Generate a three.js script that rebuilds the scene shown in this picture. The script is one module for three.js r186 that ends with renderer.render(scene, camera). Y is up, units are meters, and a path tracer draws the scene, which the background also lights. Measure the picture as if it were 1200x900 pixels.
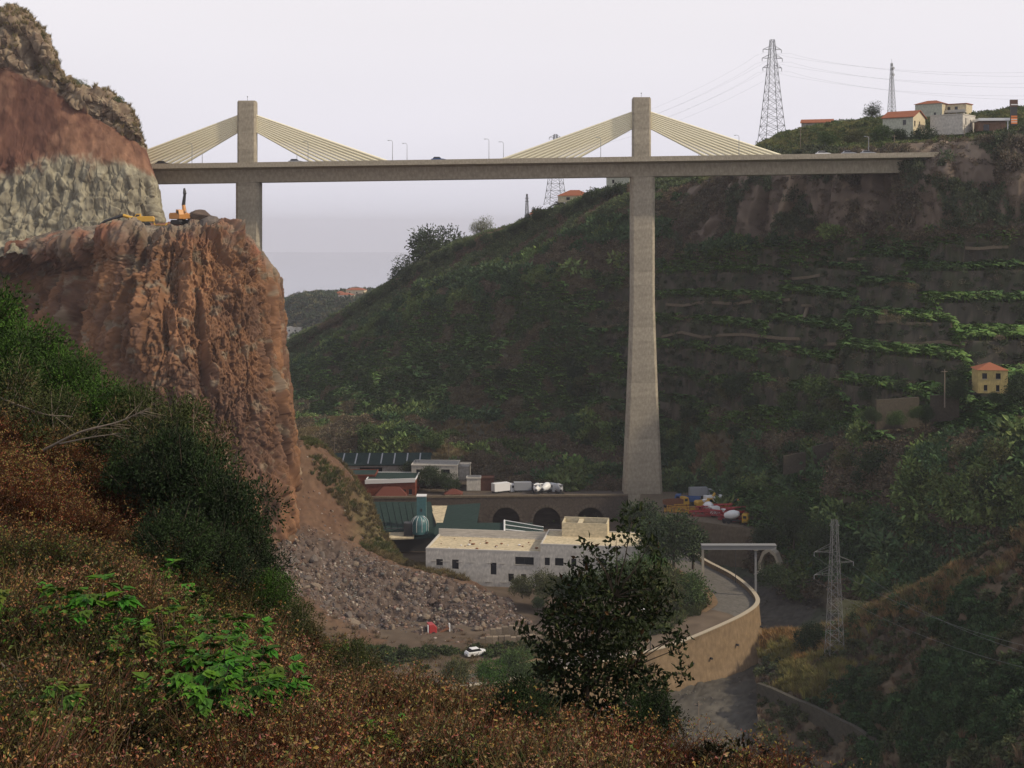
import * as THREE from 'three';
import { mergeGeometries } from 'three/addons/utils/BufferGeometryUtils.js';
import { ImprovedNoise } from 'three/addons/math/ImprovedNoise.js';

// ---------------------------------------------------------------- camera, sky, sun, exposure
const scene = new THREE.Scene();
const FOCAL = 1600, HORIZON = 270, EYE = 100;          // focal length and eye level measured in the 1200 x 900 photograph; eye height in metres
const camera = new THREE.PerspectiveCamera(2 * Math.atan(450 / FOCAL) * 180 / Math.PI, 4 / 3, 0.5, 40000);
camera.position.set(0, EYE, 0);
camera.lookAt(0, EYE, -100);
camera.setViewOffset(1200, 900, 0, 450 - HORIZON, 1200, 900);   // lens shift: uprights stay upright
camera.updateProjectionMatrix();

const renderer = new THREE.WebGLRenderer({ antialias: true });
renderer.setSize(1024, 768);
renderer.toneMapping = THREE.LinearToneMapping;
renderer.toneMappingExposure = 1.0;
renderer.shadowMap.enabled = true;

const SUN = new THREE.Vector3(0.74, 0.60, 0.18).normalize();
{
  const W = 1024, H = 512, data = new Float32Array(W * H * 4);
  const stops = [[-90, 0.72, 0.71, 0.79], [0, 0.74, 0.73, 0.81], [4, 0.84, 0.815, 0.88], [9, 0.90, 0.87, 0.91], [18, 0.86, 0.84, 0.885], [35, 0.54, 0.55, 0.63], [60, 0.38, 0.41, 0.50], [90, 0.33, 0.37, 0.46]];
  const im = new ImprovedNoise();
  for (let j = 0; j < H; j++) {
    const el = ((j + 0.5) / H - 0.5) * 180;
    let k = 0;
    while (k < stops.length - 2 && el > stops[k + 1][0]) k++;
    let t = (el - stops[k][0]) / (stops[k + 1][0] - stops[k][0]);
    t = Math.min(1, Math.max(0, t));
    for (let i = 0; i < W; i++) {
      const az = ((i + 0.5) / W - 0.5) * 2 * Math.PI, ce = Math.cos(el * Math.PI / 180);
      const x = Math.cos(az) * ce, y = Math.sin(el * Math.PI / 180), z = Math.sin(az) * ce;
      const cs = x * SUN.x + y * SUN.y + z * SUN.z;
      const glow = 0.35 * Math.pow(Math.max(0, cs), 12);
      const veil = 1 + 0.03 * im.noise(x * 2, y * 9, z * 2) + 0.015 * im.noise(x * 6 + 3, y * 30, z * 6);
      const o = (j * W + i) * 4;
      for (let c = 0; c < 3; c++) data[o + c] = (stops[k][c + 1] + (stops[k + 1][c + 1] - stops[k][c + 1]) * t) * veil + glow * [1, 0.93, 0.8][c];
      data[o + 3] = 1;
    }
  }
  const sky = new THREE.DataTexture(data, W, H, THREE.RGBAFormat, THREE.FloatType);
  sky.mapping = THREE.EquirectangularReflectionMapping;
  sky.magFilter = THREE.LinearFilter;
  sky.needsUpdate = true;
  scene.background = sky;
  scene.environment = sky;
}
const sun = new THREE.DirectionalLight(new THREE.Color(1.0, 0.86, 0.66), 3.2);
sun.position.copy(SUN).multiplyScalar(900).add(new THREE.Vector3(0, 60, -330));
sun.target.position.set(0, 60, -330);
sun.castShadow = true;
sun.shadow.radius = 4;                                    // hazy sun: soft edges
sun.shadow.mapSize.set(4096, 4096);
Object.assign(sun.shadow.camera, { left: -420, right: 420, top: 420, bottom: -420, near: 10, far: 2500 });
scene.add(sun, sun.target);
scene.fog = new THREE.FogExp2(new THREE.Color(0.90, 0.90, 1.0), 0.0001);

// ---------------------------------------------------------------- helpers
const V = (x, y, z) => new THREE.Vector3(x, y, z);
const at = (px, py, d) => V((px - 600) / FOCAL * d, EYE - (py - HORIZON) / FOCAL * d, -d);   // measured point at a real distance d
const seen = (p) => [600 + p.x / -p.z * FOCAL, HORIZON - (p.y - EYE) / -p.z * FOCAL];
function rand(seed) { let a = seed >>> 0; return () => { a = (a + 0x6D2B79F5) | 0; let t = Math.imul(a ^ (a >>> 15), 1 | a); t = (t + Math.imul(t ^ (t >>> 7), 61 | t)) ^ t; return ((t ^ (t >>> 14)) >>> 0) / 4294967296; }; }
const noiser = new ImprovedNoise();
const noise = (x, y, z) => noiser.noise(x + 71.3, y + 13.7, z + 41.1);
function fbm(x, y, z, o = 4) { let s = 0, a = 0.5; for (let i = 0; i < o; i++) { s += a * noise(x, y, z); x = x * 2.03 + 7.1; y = y * 2.03 + 3.3; z = z * 2.03 + 5.7; a *= 0.5; } return s; }
const ridge = (x, y, z) => 1 - 2 * Math.abs(noise(x, y, z));
const clamp = (x, a = 0, b = 1) => Math.min(b, Math.max(a, x));
const mix = (a, b, t) => a + (b - a) * t;
const mix3 = (a, b, t) => [mix(a[0], b[0], t), mix(a[1], b[1], t), mix(a[2], b[2], t)];
const step01 = (a, b, x) => { const t = clamp((x - a) / (b - a)); return t * t * (3 - 2 * t); };
function hash3(i, j, k) { let h = Math.imul(i, 374761393) ^ Math.imul(j, 668265263) ^ Math.imul(k, 2147483647 ^ 0x5bd1e995); h = Math.imul(h ^ (h >>> 13), 1274126177); return ((h ^ (h >>> 16)) >>> 0) / 4294967296; }
// broken rock: every cell of a jittered grid is a block with its own offset and tilt
function blocks(x, y, z) {
  const ix = Math.floor(x), iy = Math.floor(y), iz = Math.floor(z);
  let best = 1e9, second = 1e9, v = 0, sum = 0;
  for (let a = -1; a <= 1; a++) for (let b = -1; b <= 1; b++) for (let c = -1; c <= 1; c++) {
    const i = ix + a, j = iy + b, k = iz + c, h1 = hash3(i, j, k), h2 = hash3(i + 57, j - 31, k + 11), h3 = hash3(i - 19, j + 83, k - 47);
    const dx = i + h1 - x, dy = j + h2 - y, dz = k + h3 - z, d = dx * dx + dy * dy + dz * dz;
    if (d < best) { second = best; best = d; } else if (d < second) second = d;
    if (d < 1.2) { const w = Math.exp(-70 * (d - 0.02)) + 1e-12; sum += w; v += w * ((h1 * 3.7 % 1) - 0.5 + dx * (h2 - 0.5) * 1.6 + dy * (h3 - 0.5) * 1.6 + dz * (h1 - 0.5) * 1.6); }
  }
  return [sum ? v / sum : 0, Math.sqrt(second) - Math.sqrt(best)];
}
const taken = {};
function numbered(name) { const n = taken[name] = (taken[name] ?? -1) + 1; return n ? name + '_' + String(n).padStart(3, '0') : name; }
function tag(o, label, category, group, kind) { Object.assign(o.userData, { label, category }); if (group) o.userData.group = group; if (kind) o.userData.kind = kind; return o; }
function shade(o) { o.castShadow = o.receiveShadow = true; return o; }
function thing(name, label, category, p = V(0, 0, 0), turn = 0, group) {
  const o = new THREE.Group(); o.name = numbered(name); o.position.copy(p); o.rotation.y = turn; scene.add(o);
  return tag(o, label, category, group);
}
function part(name, geo, mat, parent) {
  const g = Array.isArray(geo) ? (geo.length > 1 ? mergeGeometries(geo.map((q) => { const r = q.index ? q.toNonIndexed() : q; for (const k of Object.keys(r.attributes)) if (!['position', 'normal', 'uv'].includes(k)) r.deleteAttribute(k); return r; })) : geo[0]) : geo;
  const m = shade(new THREE.Mesh(g, mat)); m.name = name; parent.add(m); return m;
}
function single(name, geo, mat, label, category, group, kind) { const m = part(name, geo, mat, scene); m.name = numbered(name); return tag(m, label, category, group, kind); }
function setting(name, geo, mat, label, category) { const m = single(name, geo, mat, label, category, undefined, 'structure'); return m; }
function copyOf(o, p, turn, scale, label, group) {
  const c = o.clone(); c.name = numbered(o.name.replace(/_\d{3}$/, '')); c.userData = { ...o.userData };
  c.position.copy(p); c.rotation.y = turn ?? 0; if (scale) { scale.isVector3 ? c.scale.copy(scale) : c.scale.setScalar(scale); }
  if (label) c.userData.label = label; if (group) c.userData.group = group; scene.add(c); return c;
}
// geometry bits
const move = (g, x, y, z) => (g.translate(x, y, z), g);
function box(w, h, d, x = 0, y = 0, z = 0, ry = 0) { const g = new THREE.BoxGeometry(w, h, d); if (ry) g.rotateY(ry); return move(g, x, y, z); }
function bar(a, b, r, n = 5, r2 = r) {                   // a tapered bar from a to b
  const L = a.distanceTo(b), g = new THREE.CylinderGeometry(r2, r, L, n, 1);
  g.applyQuaternion(new THREE.Quaternion().setFromUnitVectors(V(0, 1, 0), b.clone().sub(a).normalize()));
  const c = a.clone().add(b).multiplyScalar(0.5);
  return move(g, c.x, c.y, c.z);
}
function prism(pts, depth, bevel = 0) {                  // an outline in x, y pushed along z, centred
  const s = new THREE.Shape(pts.map(([x, y]) => new THREE.Vector2(x, y)));
  const g = new THREE.ExtrudeGeometry(s, { depth, bevelEnabled: bevel > 0, bevelSize: bevel, bevelThickness: bevel, bevelSegments: 1, curveSegments: 10 });
  return move(g, 0, 0, -depth / 2);
}
function wallWith(w, h, t, holes) {                      // a wall from x -w/2..w/2, y 0..h, its face at z = 0, with real openings
  const s = new THREE.Shape([new THREE.Vector2(-w / 2, 0), new THREE.Vector2(w / 2, 0), new THREE.Vector2(w / 2, h), new THREE.Vector2(-w / 2, h)]);
  for (const [x, y, a, b] of holes) s.holes.push(new THREE.Path([new THREE.Vector2(x - a / 2, y), new THREE.Vector2(x - a / 2, y + b), new THREE.Vector2(x + a / 2, y + b), new THREE.Vector2(x + a / 2, y)]));
  return move(new THREE.ExtrudeGeometry(s, { depth: t, bevelEnabled: false }), 0, 0, -t);
}
// textures: fine grain and stains only
function grain(seed, fn, size = 256) {
  const data = new Uint8Array(size * size * 4);
  for (let j = 0; j < size; j++) for (let i = 0; i < size; i++) {
    const c = fn(i / size, j / size, size), o = (j * size + i) * 4;
    for (let k = 0; k < 3; k++) data[o + k] = clamp(c[k]) * 255; data[o + 3] = 255;
  }
  const t = new THREE.DataTexture(data, size, size); t.wrapS = t.wrapT = THREE.RepeatWrapping; t.magFilter = THREE.LinearFilter; t.minFilter = THREE.LinearMipmapLinearFilter; t.generateMipmaps = true; t.colorSpace = THREE.SRGBColorSpace; t.needsUpdate = true; return t;
}
const tileable = (u, v, f, z) => { const a = u * 2 * Math.PI, b = v * 2 * Math.PI; return fbm(Math.cos(a) * f + z, Math.sin(a) * f + Math.cos(b) * f, Math.sin(b) * f - z, 4); };
const patchTex = grain(1, (u, v) => { const n = 0.9 + 0.22 * tileable(u, v, 1.6, 3) + 0.14 * tileable(u, v, 7, 9); return [n, n * 0.99, n * 0.97]; });
const streakTex = grain(2, (u, v) => { const n = 0.9 + 0.14 * tileable(u, v * 0.3, 3, 5) + 0.16 * tileable(u, v, 1.3, 1) + 0.06 * tileable(u, v, 8, 1); return [n, n * 0.985, n * 0.96]; });
function worldUv(g, s) {                                  // uv in metres by the face's main direction
  const q = g.index ? g.toNonIndexed() : g, p = q.attributes.position, n = q.attributes.normal, uv = new Float32Array(p.count * 2);
  for (let i = 0; i < p.count; i++) {
    const ax = Math.abs(n.getX(i)), ay = Math.abs(n.getY(i)), az = Math.abs(n.getZ(i));
    const [a, b] = ay > ax && ay > az ? [p.getX(i), p.getZ(i)] : ax > az ? [p.getZ(i), p.getY(i)] : [p.getX(i), p.getY(i)];
    uv[i * 2] = a / s; uv[i * 2 + 1] = b / s;
  }
  q.setAttribute('uv', new THREE.BufferAttribute(uv, 2)); return q;
}
const std = (r, g, b, rough = 0.85, more = {}) => new THREE.MeshPhysicalMaterial({ color: new THREE.Color(r, g, b), roughness: rough, specularIntensity: rough >= 0.85 ? 0.3 : 1, ...more });
const plaster = (r, g, b) => std(r, g, b, 0.9, { map: streakTex });
const M = {
  white: plaster(0.64, 0.62, 0.58), cream: plaster(0.72, 0.64, 0.46), yellow: plaster(0.52, 0.42, 0.19), palegreen: plaster(0.55, 0.58, 0.50), grey: plaster(0.38, 0.37, 0.35), brick: plaster(0.20, 0.06, 0.036),
  tile: std(0.36, 0.135, 0.075, 0.9, { map: patchTex }), redroof: std(0.17, 0.06, 0.045, 0.85, { map: patchTex }), greenroof: std(0.024, 0.05, 0.045, 0.9, { map: patchTex }), teal: std(0.06, 0.17, 0.19, 0.45, { map: streakTex }),
  roofcream: std(0.66, 0.57, 0.40, 0.95, { map: patchTex }), glass: std(0.018, 0.02, 0.024, 0.12), dark: std(0.03, 0.03, 0.032, 0.6), concrete: std(0.44, 0.40, 0.325, 0.92, { map: streakTex }),
  stay: std(0.80, 0.74, 0.54, 0.7), steel: std(0.16, 0.165, 0.17, 0.5, { metalness: 0.5 }), galv: std(0.33, 0.34, 0.35, 0.5, { metalness: 0.3 }), oldGalv: std(0.20, 0.20, 0.195, 0.7), wetConcrete: std(0.085, 0.078, 0.062, 0.95, { map: patchTex }), stone: std(0.12, 0.10, 0.085, 0.95, { map: patchTex }), masonry: std(0.20, 0.165, 0.12, 0.95, { map: streakTex }), ruin: std(0.085, 0.074, 0.058, 0.95, { map: patchTex }),
  asphalt: std(0.16, 0.15, 0.135, 0.95, { map: patchTex }), rubber: std(0.02, 0.02, 0.02, 0.8), machineYellow: std(0.55, 0.32, 0.04, 0.5), machineOrange: std(0.50, 0.22, 0.05, 0.5), paintRed: std(0.35, 0.03, 0.03, 0.5), paintWhite: std(0.75, 0.75, 0.74, 0.4), paintBlue: std(0.05, 0.11, 0.28, 0.4), paintGrey: std(0.3, 0.31, 0.33, 0.4),
  bark: std(0.075, 0.058, 0.042, 0.95), twig: std(0.21, 0.17, 0.13, 0.95), rust: std(0.20, 0.09, 0.05, 0.9),
};
const vcol = new THREE.MeshPhysicalMaterial({ vertexColors: true, roughness: 1, specularIntensity: 0.2 });
const leafy = new THREE.MeshPhysicalMaterial({ vertexColors: true, roughness: 0.85, specularIntensity: 0.25, side: THREE.DoubleSide });

// ---------------------------------------------------------------- land surfaces
// A surface stretched over measured rows of points [px, py, distance], then broken up with real relief.
function surface(rows, nu, nv, relief, colour) {
  const R = rows.map((r) => r.map(([a, b, c]) => at(a, b, c)));
  const nr = R.length, nc = R[0].length;
  const cr = (p0, p1, p2, p3, t) => 0.5 * (2 * p1 + (p2 - p0) * t + (2 * p0 - 5 * p1 + 4 * p2 - p3) * t * t + (3 * p1 - p0 - 3 * p2 + p3) * t * t * t);
  const along = (L, t, get) => { const x = t * (L - 1), i = Math.min(L - 2, Math.floor(x)), f = x - i; return cr(get(Math.max(0, i - 1)), get(i), get(i + 1), get(Math.min(L - 1, i + 2)), f); };
  const W = nu + 1, H = nv + 1, pos = new Float32Array(W * H * 3), tags = new Float32Array(W * H);
  for (let i = 0; i < W; i++) {
    const u = i / nu, col = R.map((r) => ['x', 'y', 'z'].map((k) => along(nc, u, (c) => r[c][k])));
    for (let j = 0; j < H; j++) for (let c = 0; c < 3; c++) pos[(j * W + i) * 3 + c] = along(nr, j / nv, (r) => col[r][c]);
  }
  const g = new THREE.BufferGeometry(), index = new Uint32Array(nu * nv * 6);
  let q = 0;
  for (let j = 0; j < nv; j++) for (let i = 0; i < nu; i++) { const a = j * W + i, b = a + 1, c = a + W, d = c + 1; index.set([a, c, b, b, c, d], q); q += 6; }
  g.setAttribute('position', new THREE.BufferAttribute(pos, 3)); g.setIndex(new THREE.BufferAttribute(index, 1));
  g.computeVertexNormals();
  const N = g.attributes.normal.array; let facing = 0;
  for (let k = 0; k < W * H; k += 7) { const x = pos[k * 3], y = pos[k * 3 + 1] - EYE, z = pos[k * 3 + 2]; facing -= (N[k * 3] * x + N[k * 3 + 1] * y + N[k * 3 + 2] * z) / Math.hypot(x, y, z); }
  if (facing < 0) { for (let k = 0; k < index.length; k += 3) { const t = index[k]; index[k] = index[k + 1]; index[k + 1] = t; } g.computeVertexNormals(); }
  const n0 = g.attributes.normal.array.slice();
  const p = V(), n = V();
  if (relief) for (let k = 0; k < W * H; k++) {
    p.fromArray(pos, k * 3); n.fromArray(n0, k * 3);
    tags[k] = relief(p, n, (k % W) / nu, Math.floor(k / W) / nv) ?? 0;
    p.toArray(pos, k * 3);
  }
  g.computeVertexNormals();
  const col = new Float32Array(W * H * 3), uv = new Float32Array(W * H * 2);
  for (let k = 0; k < W * H; k++) {
    p.fromArray(pos, k * 3); n.fromArray(g.attributes.normal.array, k * 3);
    col.set(colour(p, n, (k % W) / nu, Math.floor(k / W) / nv, tags[k]), k * 3);
    uv[k * 2] = p.x; uv[k * 2 + 1] = p.z;
  }
  g.setAttribute('color', new THREE.BufferAttribute(col, 3)); g.setAttribute('uv', new THREE.BufferAttribute(uv, 2));
  // area table for scattering
  const cdf = new Float64Array(nu * nv); let sum = 0;
  for (let j = 0; j < nv; j++) for (let i = 0; i < nu; i++) {
    const a = (j * W + i) * 3, b = a + 3, c = a + W * 3;
    const ux = pos[b] - pos[a], uy = pos[b + 1] - pos[a + 1], uz = pos[b + 2] - pos[a + 2], wx = pos[c] - pos[a], wy = pos[c + 1] - pos[a + 1], wz = pos[c + 2] - pos[a + 2];
    sum += Math.hypot(uy * wz - uz * wy, uz * wx - ux * wz, ux * wy - uy * wx); cdf[j * nu + i] = sum;
  }
  const norm = g.attributes.normal.array;
  const pick = (r) => {                                  // a random place, evenly by area
    const x = r() * sum; let lo = 0, hi = cdf.length - 1;
    while (lo < hi) { const m = (lo + hi) >> 1; if (cdf[m] < x) lo = m + 1; else hi = m; }
    const i = lo % nu, j = Math.floor(lo / nu), f = r(), h = r(), a = (j * W + i) * 3, b = a + 3, c = a + W * 3;
    return { p: V(pos[a] + (pos[b] - pos[a]) * f + (pos[c] - pos[a]) * h, pos[a + 1] + (pos[b + 1] - pos[a + 1]) * f + (pos[c + 1] - pos[a + 1]) * h, pos[a + 2] + (pos[b + 2] - pos[a + 2]) * f + (pos[c + 2] - pos[a + 2]) * h), n: V(norm[a], norm[a + 1], norm[a + 2]), u: (i + f) / nu, v: (j + h) / nv, tag: tags[j * W + i] };
  };
  const toward = (px, py) => {                           // the point of the surface that the photograph shows there
    let best = 1e9, k0 = 0;
    for (let k = 0; k < W * H; k++) { const z = -pos[k * 3 + 2]; if (z < 1) continue; const a = 600 + pos[k * 3] / z * FOCAL - px, b = HORIZON - (pos[k * 3 + 1] - EYE) / z * FOCAL - py, e = a * a + b * b + z * 0.01; if (e < best) { best = e; k0 = k; } }
    return V().fromArray(pos, k0 * 3);
  };
  const heightAt = (x, z) => { let best = 1e9, k0 = 0; for (let k = 0; k < W * H; k++) { const e = (pos[k * 3] - x) ** 2 + (pos[k * 3 + 2] - z) ** 2; if (e < best) { best = e; k0 = k; } } return pos[k0 * 3 + 1]; };
  return { g, pick, toward, heightAt, area: sum };
}
// sea out to the horizon
setting('sea', move(new THREE.PlaneGeometry(16000, 9200).rotateX(-Math.PI / 2), 0, -60, -5400), new THREE.MeshStandardMaterial({ color: new THREE.Color(0.12, 0.15, 0.22), roughness: 0.1 }), 'hazy blue grey sea beyond the valley mouth', 'sea');
setting('ground', move(new THREE.PlaneGeometry(2400, 1500).rotateX(-Math.PI / 2), 200, -6, -100), std(0.11, 0.09, 0.07, 0.95), 'earth beneath the valley sides', 'ground');

// the far valley side: spur, rock band, terraces, lower slopes
const hillPx = [320, 420, 520, 620, 720, 820, 920, 1020, 1120, 1230, 1330];
const hillRows = [
  [[440, 380, 310, 275, 240, 222, 185, 165, 160, 140, 130], [900, 860, 800, 760, 720, 700, 690, 680, 670, 670, 670]],
  [[416, 359, 298, 262, 226, 206, 160, 143, 140, 126, 116], [720, 690, 640, 600, 565, 545, 540, 530, 520, 520, 520]],
  [[425, 371, 315, 282, 240, 217, 181, 171, 167, 158, 150], [710, 675, 620, 580, 542, 516, 495, 478, 466, 455, 450]],
  [[440, 385, 330, 300, 250, 225, 194, 188, 180, 174, 170], [700, 660, 600, 560, 520, 490, 452, 422, 394, 386, 380]],
  [[455, 410, 370, 345, 325, 310, 296, 292, 288, 283, 280], [680, 630, 575, 535, 500, 470, 440, 410, 385, 378, 372]],
  [[470, 435, 410, 400, 385, 380, 365, 358, 352, 345, 340], [650, 600, 550, 515, 485, 450, 415, 390, 372, 362, 355]],
  [[490, 465, 455, 450, 445, 440, 432, 426, 422, 416, 410], [600, 560, 525, 500, 470, 435, 395, 365, 348, 340, 330]],
  [[510, 500, 500, 505, 505, 510, 505, 490, 480, 472, 468], [550, 520, 500, 480, 450, 420, 375, 345, 325, 312, 300]],
  [[530, 528, 535, 550, 560, 570, 565, 560, 550, 548, 545], [500, 480, 465, 440, 424, 410, 365, 325, 300, 285, 275]],
  [[548, 542, 550, 575, 582, 592, 625, 640, 640, 650, 650], [460, 450, 446, 422, 416, 402, 340, 320, 300, 280, 262]],
  [[620, 610, 620, 650, 650, 660, 700, 710, 730, 740, 740], [455, 445, 440, 416, 408, 396, 330, 310, 288, 266, 250]],
].map(([y, d]) => hillPx.map((x, i) => [x, y[i], d[i]]));
const hillV = (v) => v < 0.1 ? v * 1.111 : v < 0.3 ? 0.111 + (v - 0.1) * 0.555 : 0.222 + (v - 0.3) * 1.1111;
const hill = surface(hillRows, 680, 430, (p, n, u, v0) => {
  const v = hillV(v0);
  const cliff = step01(0.19, 0.23, v) * (1 - step01(0.32, 0.36, v)) * step01(0.42, 0.55, u);
  const low = step01(0.6, 0.72, v);
  p.addScaledVector(n, (mix(13, 7, step01(0.35, 0.5, u)) * fbm(p.x * 0.022, p.y * 0.015, p.z * 0.022, 3) + 3.5 * (1 - step01(0.35, 0.5, u)) * ridge(p.x * 0.035 + 2, p.y * 0.01, p.z * 0.035)) * step01(0.2, 0.32, v) + 2.2 * fbm(p.x * 0.06 + 7, 1, p.z * 0.06, 2) * step01(0.06, 0.11, v) * (1 - step01(0.5, 0.6, u)) + 1.6 * fbm(p.x * 0.11, p.y * 0.11, p.z * 0.11, 3));
  if (cliff > 0) { const [b] = blocks(p.x * 0.09, p.y * 0.035, p.z * 0.09); p.addScaledVector(n, cliff * (5 * b + 2.5 * ridge(p.x * 0.07, p.y * 0.012, p.z * 0.07) + 1.2 * fbm(p.x * 0.3, p.y * 0.12, p.z * 0.3, 3))); }
  if (low > 0) p.addScaledVector(n, low * 4 * ridge(p.x * 0.03 + 4, p.y * 0.02, p.z * 0.03) * 0.6);
  const str = step01(0.31, 0.35, v) * (1 - step01(0.6, 0.7, v)) * mix(0.55, 1, step01(0.3, 0.5, u));
  if (str > 0) {
    const S = 8.2, block = Math.floor(u * 9 + 0.8 * noise(u * 14, 2, v * 3)), warp = (hash3(block, 7, 3) - 0.5) * 6 + 3 * noise(p.x * 0.012, 1, p.z * 0.012), yy = p.y + warp;
    const k = Math.floor(yy / S), f = yy / S - k, r = f < 0.62 ? 0.14 * f / 0.62 : f < 0.8 ? 0.14 + 0.86 * (f - 0.62) / 0.18 : 1;
    p.y = mix(p.y, (k + r) * S - warp, str);
    return str * (f > 0.6 && f < 0.82 ? 2 : 1);
  }
  return cliff > 0.4 ? 3 : 0;
}, (p, n, u, v, t) => {
  const a = 0.5 + 0.9 * fbm(p.x * 0.05, p.y * 0.05, p.z * 0.05, 4), b = 0.5 + fbm(p.x * 0.4, p.y * 0.18, p.z * 0.4, 3);
  let c = mix3([0.07, 0.064, 0.044], [0.115, 0.10, 0.06], clamp(a));
  if (t > 2.5) { c = mix3([0.12, 0.092, 0.072], [0.19, 0.15, 0.115], clamp(b * 1.1)); if (fbm(p.x * 0.06, p.y * 0.02, p.z * 0.06, 3) > 0.2) c = mix3(c, [0.30, 0.235, 0.17], 0.6); }
  else if (t > 1.4) { const st = fbm(p.x * 1.3, p.y * 1.6, p.z * 1.3, 2), sv = fbm(p.x * 0.35, p.y * 0.05, p.z * 0.35, 3); c = mix3([0.045, 0.041, 0.032], [0.105, 0.092, 0.068], clamp(0.5 + 1.2 * st + 1.3 * sv)); if (fbm(p.x * 0.15 + 40, p.y * 0.15, p.z * 0.15, 3) > 0.06) c = mix3(c, [0.048, 0.055, 0.028], 0.7); };
  return c.map((x) => x * mix(0.85, 1.15, clamp(b)));
});
setting('hillside', hill.g, vcol, 'terraced valley side of brown rock and scrub beyond the tall pier', 'hillside');

// the quarried cliff: lower face below the bench
const lowRows0 = [
  [[-60, 268, 352], [40, 262, 356], [100, 262, 358], [150, 262, 360], [185, 262, 362], [225, 258, 364], [258, 258, 360], [290, 280, 358], [312, 305, 362], [316, 330, 385], [296, 330, 430]],
  [[-60, 292, 316], [40, 287, 317], [100, 278, 320], [150, 272, 322], [200, 271, 325], [240, 268, 328], [268, 266, 333], [298, 288, 337], [320, 316, 345], [321, 340, 372], [300, 340, 425]],
  [[-60, 330, 312], [40, 330, 311], [100, 320, 312], [150, 315, 314], [200, 316, 317], [245, 318, 320], [280, 322, 324], [305, 328, 330], [323, 348, 342], [324, 370, 372], [303, 370, 425]],
  [[-60, 400, 305], [40, 400, 302], [100, 390, 302], [150, 385, 305], [200, 390, 309], [245, 394, 313], [280, 395, 318], [307, 396, 325], [327, 400, 340], [328, 410, 372], [306, 410, 425]],
  [[-60, 480, 296], [40, 480, 295], [110, 470, 297], [160, 465, 301], [205, 460, 306], [250, 460, 310], [285, 460, 315], [312, 460, 322], [332, 465, 338], [333, 470, 372], [310, 470, 425]],
  [[-60, 560, 285], [40, 560, 284], [110, 550, 289], [160, 545, 294], [210, 532, 302], [255, 530, 307], [290, 530, 312], [320, 530, 320], [342, 528, 337], [344, 530, 372], [320, 530, 425]],
  [[-60, 640, 275], [40, 640, 275], [110, 640, 279], [160, 630, 284], [210, 660, 288], [258, 665, 294], [300, 665, 300], [328, 650, 308], [352, 625, 330], [356, 620, 372], [330, 620, 425]],
];
const lowRows = lowRows0.map((r, j) => r.map(([x, y, d], i) => [x, y, d + (j > 1 ? [74, 50, 26, 8][i] ?? 0 : j ? [50, 31, 14, 4][i] ?? 0 : [34, 22, 8, 0][i] ?? 0)]));
const lowCliff = surface(lowRows, 600, 480, (p, n, u, v) => {
  const face = step01(0.12, 0.2, v), edge = 1 - 0.6 * step01(0.68, 0.8, u);
  const [b1, e1] = blocks(p.x * 0.10, p.y * 0.022, p.z * 0.10), [b2, e2] = blocks(p.x * 0.34 + 9, p.y * 0.09, p.z * 0.34), [b3, e3] = blocks(p.x * 0.8, p.y * 0.5 + 4, p.z * 0.8);
  const rib = ridge(p.x * 0.14 + 0.6 * noise(p.y * 0.05, 3, p.x * 0.03), p.y * 0.008, p.z * 0.09);
  const rib2 = ridge(p.x * 0.4 + noise(p.y * 0.07, 8, p.x * 0.1), p.y * 0.03, p.z * 0.3);
  p.addScaledVector(n, face * edge * (4.3 * b1 + 3.0 * rib - 0.9 + 1.0 * b2 - 0.45 * (1 - step01(0, 0.1, e2)) - 1.0 * (1 - step01(0, 0.05, e1)) + 0.8 * rib2 + 0.5 * b3 + 0.45 * ridge(p.x * 1.1, p.y * 0.7, p.z * 1.1) + 0.35 * fbm(p.x * 2.1, p.y * 1.5, p.z * 2.1, 2) - 0.35 * (1 - step01(0, 0.12, e3)) + 0.7 * fbm(p.x * 0.5, p.y * 0.16, p.z * 0.5, 4)) + 0.9 * fbm(p.x * 0.2, p.y * 0.2, p.z * 0.2, 4) + 0.25 * b3 * edge);
  return b2;
}, (p, n, u, v, t) => {
  const a = fbm(p.x * 0.045, p.y * 0.02, p.z * 0.045, 4), b = fbm(p.x * 0.4, p.y * 0.12, p.z * 0.4, 4), s = fbm(p.x * 0.2 + 9, p.y * 0.3, p.z * 0.2, 4);
  let c = mix3([0.165, 0.086, 0.048], [0.25, 0.13, 0.066], clamp(0.5 + a * 1.6));
  c = mix3(c, [0.10, 0.058, 0.040], 0.8 * step01(-0.02, 0.16, fbm(p.x * 0.05 + 31, p.y * 0.03, p.z * 0.05, 4) + 0.35 * b));   // darker rock
  if (s > 0.1) c = mix3(c, [0.18, 0.135, 0.092], step01(0.1, 0.3, s));                    // dusty grey patches
  const topsoil = 1 - step01(0.16, 0.27, v + 0.12 * s);
  c = mix3(c, mix3([0.20, 0.092, 0.058], [0.18, 0.15, 0.115], step01(0.0, 0.3, fbm(p.x * 0.09, p.y * 0.1, p.z * 0.06 + 3, 3) + 0.1)), topsoil);
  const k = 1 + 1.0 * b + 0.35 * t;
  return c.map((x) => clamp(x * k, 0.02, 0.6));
});
setting('quarry_cliff', lowCliff.g, vcol, 'quarried cliff face of orange brown broken rock below the digger bench', 'cliff');

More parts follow.
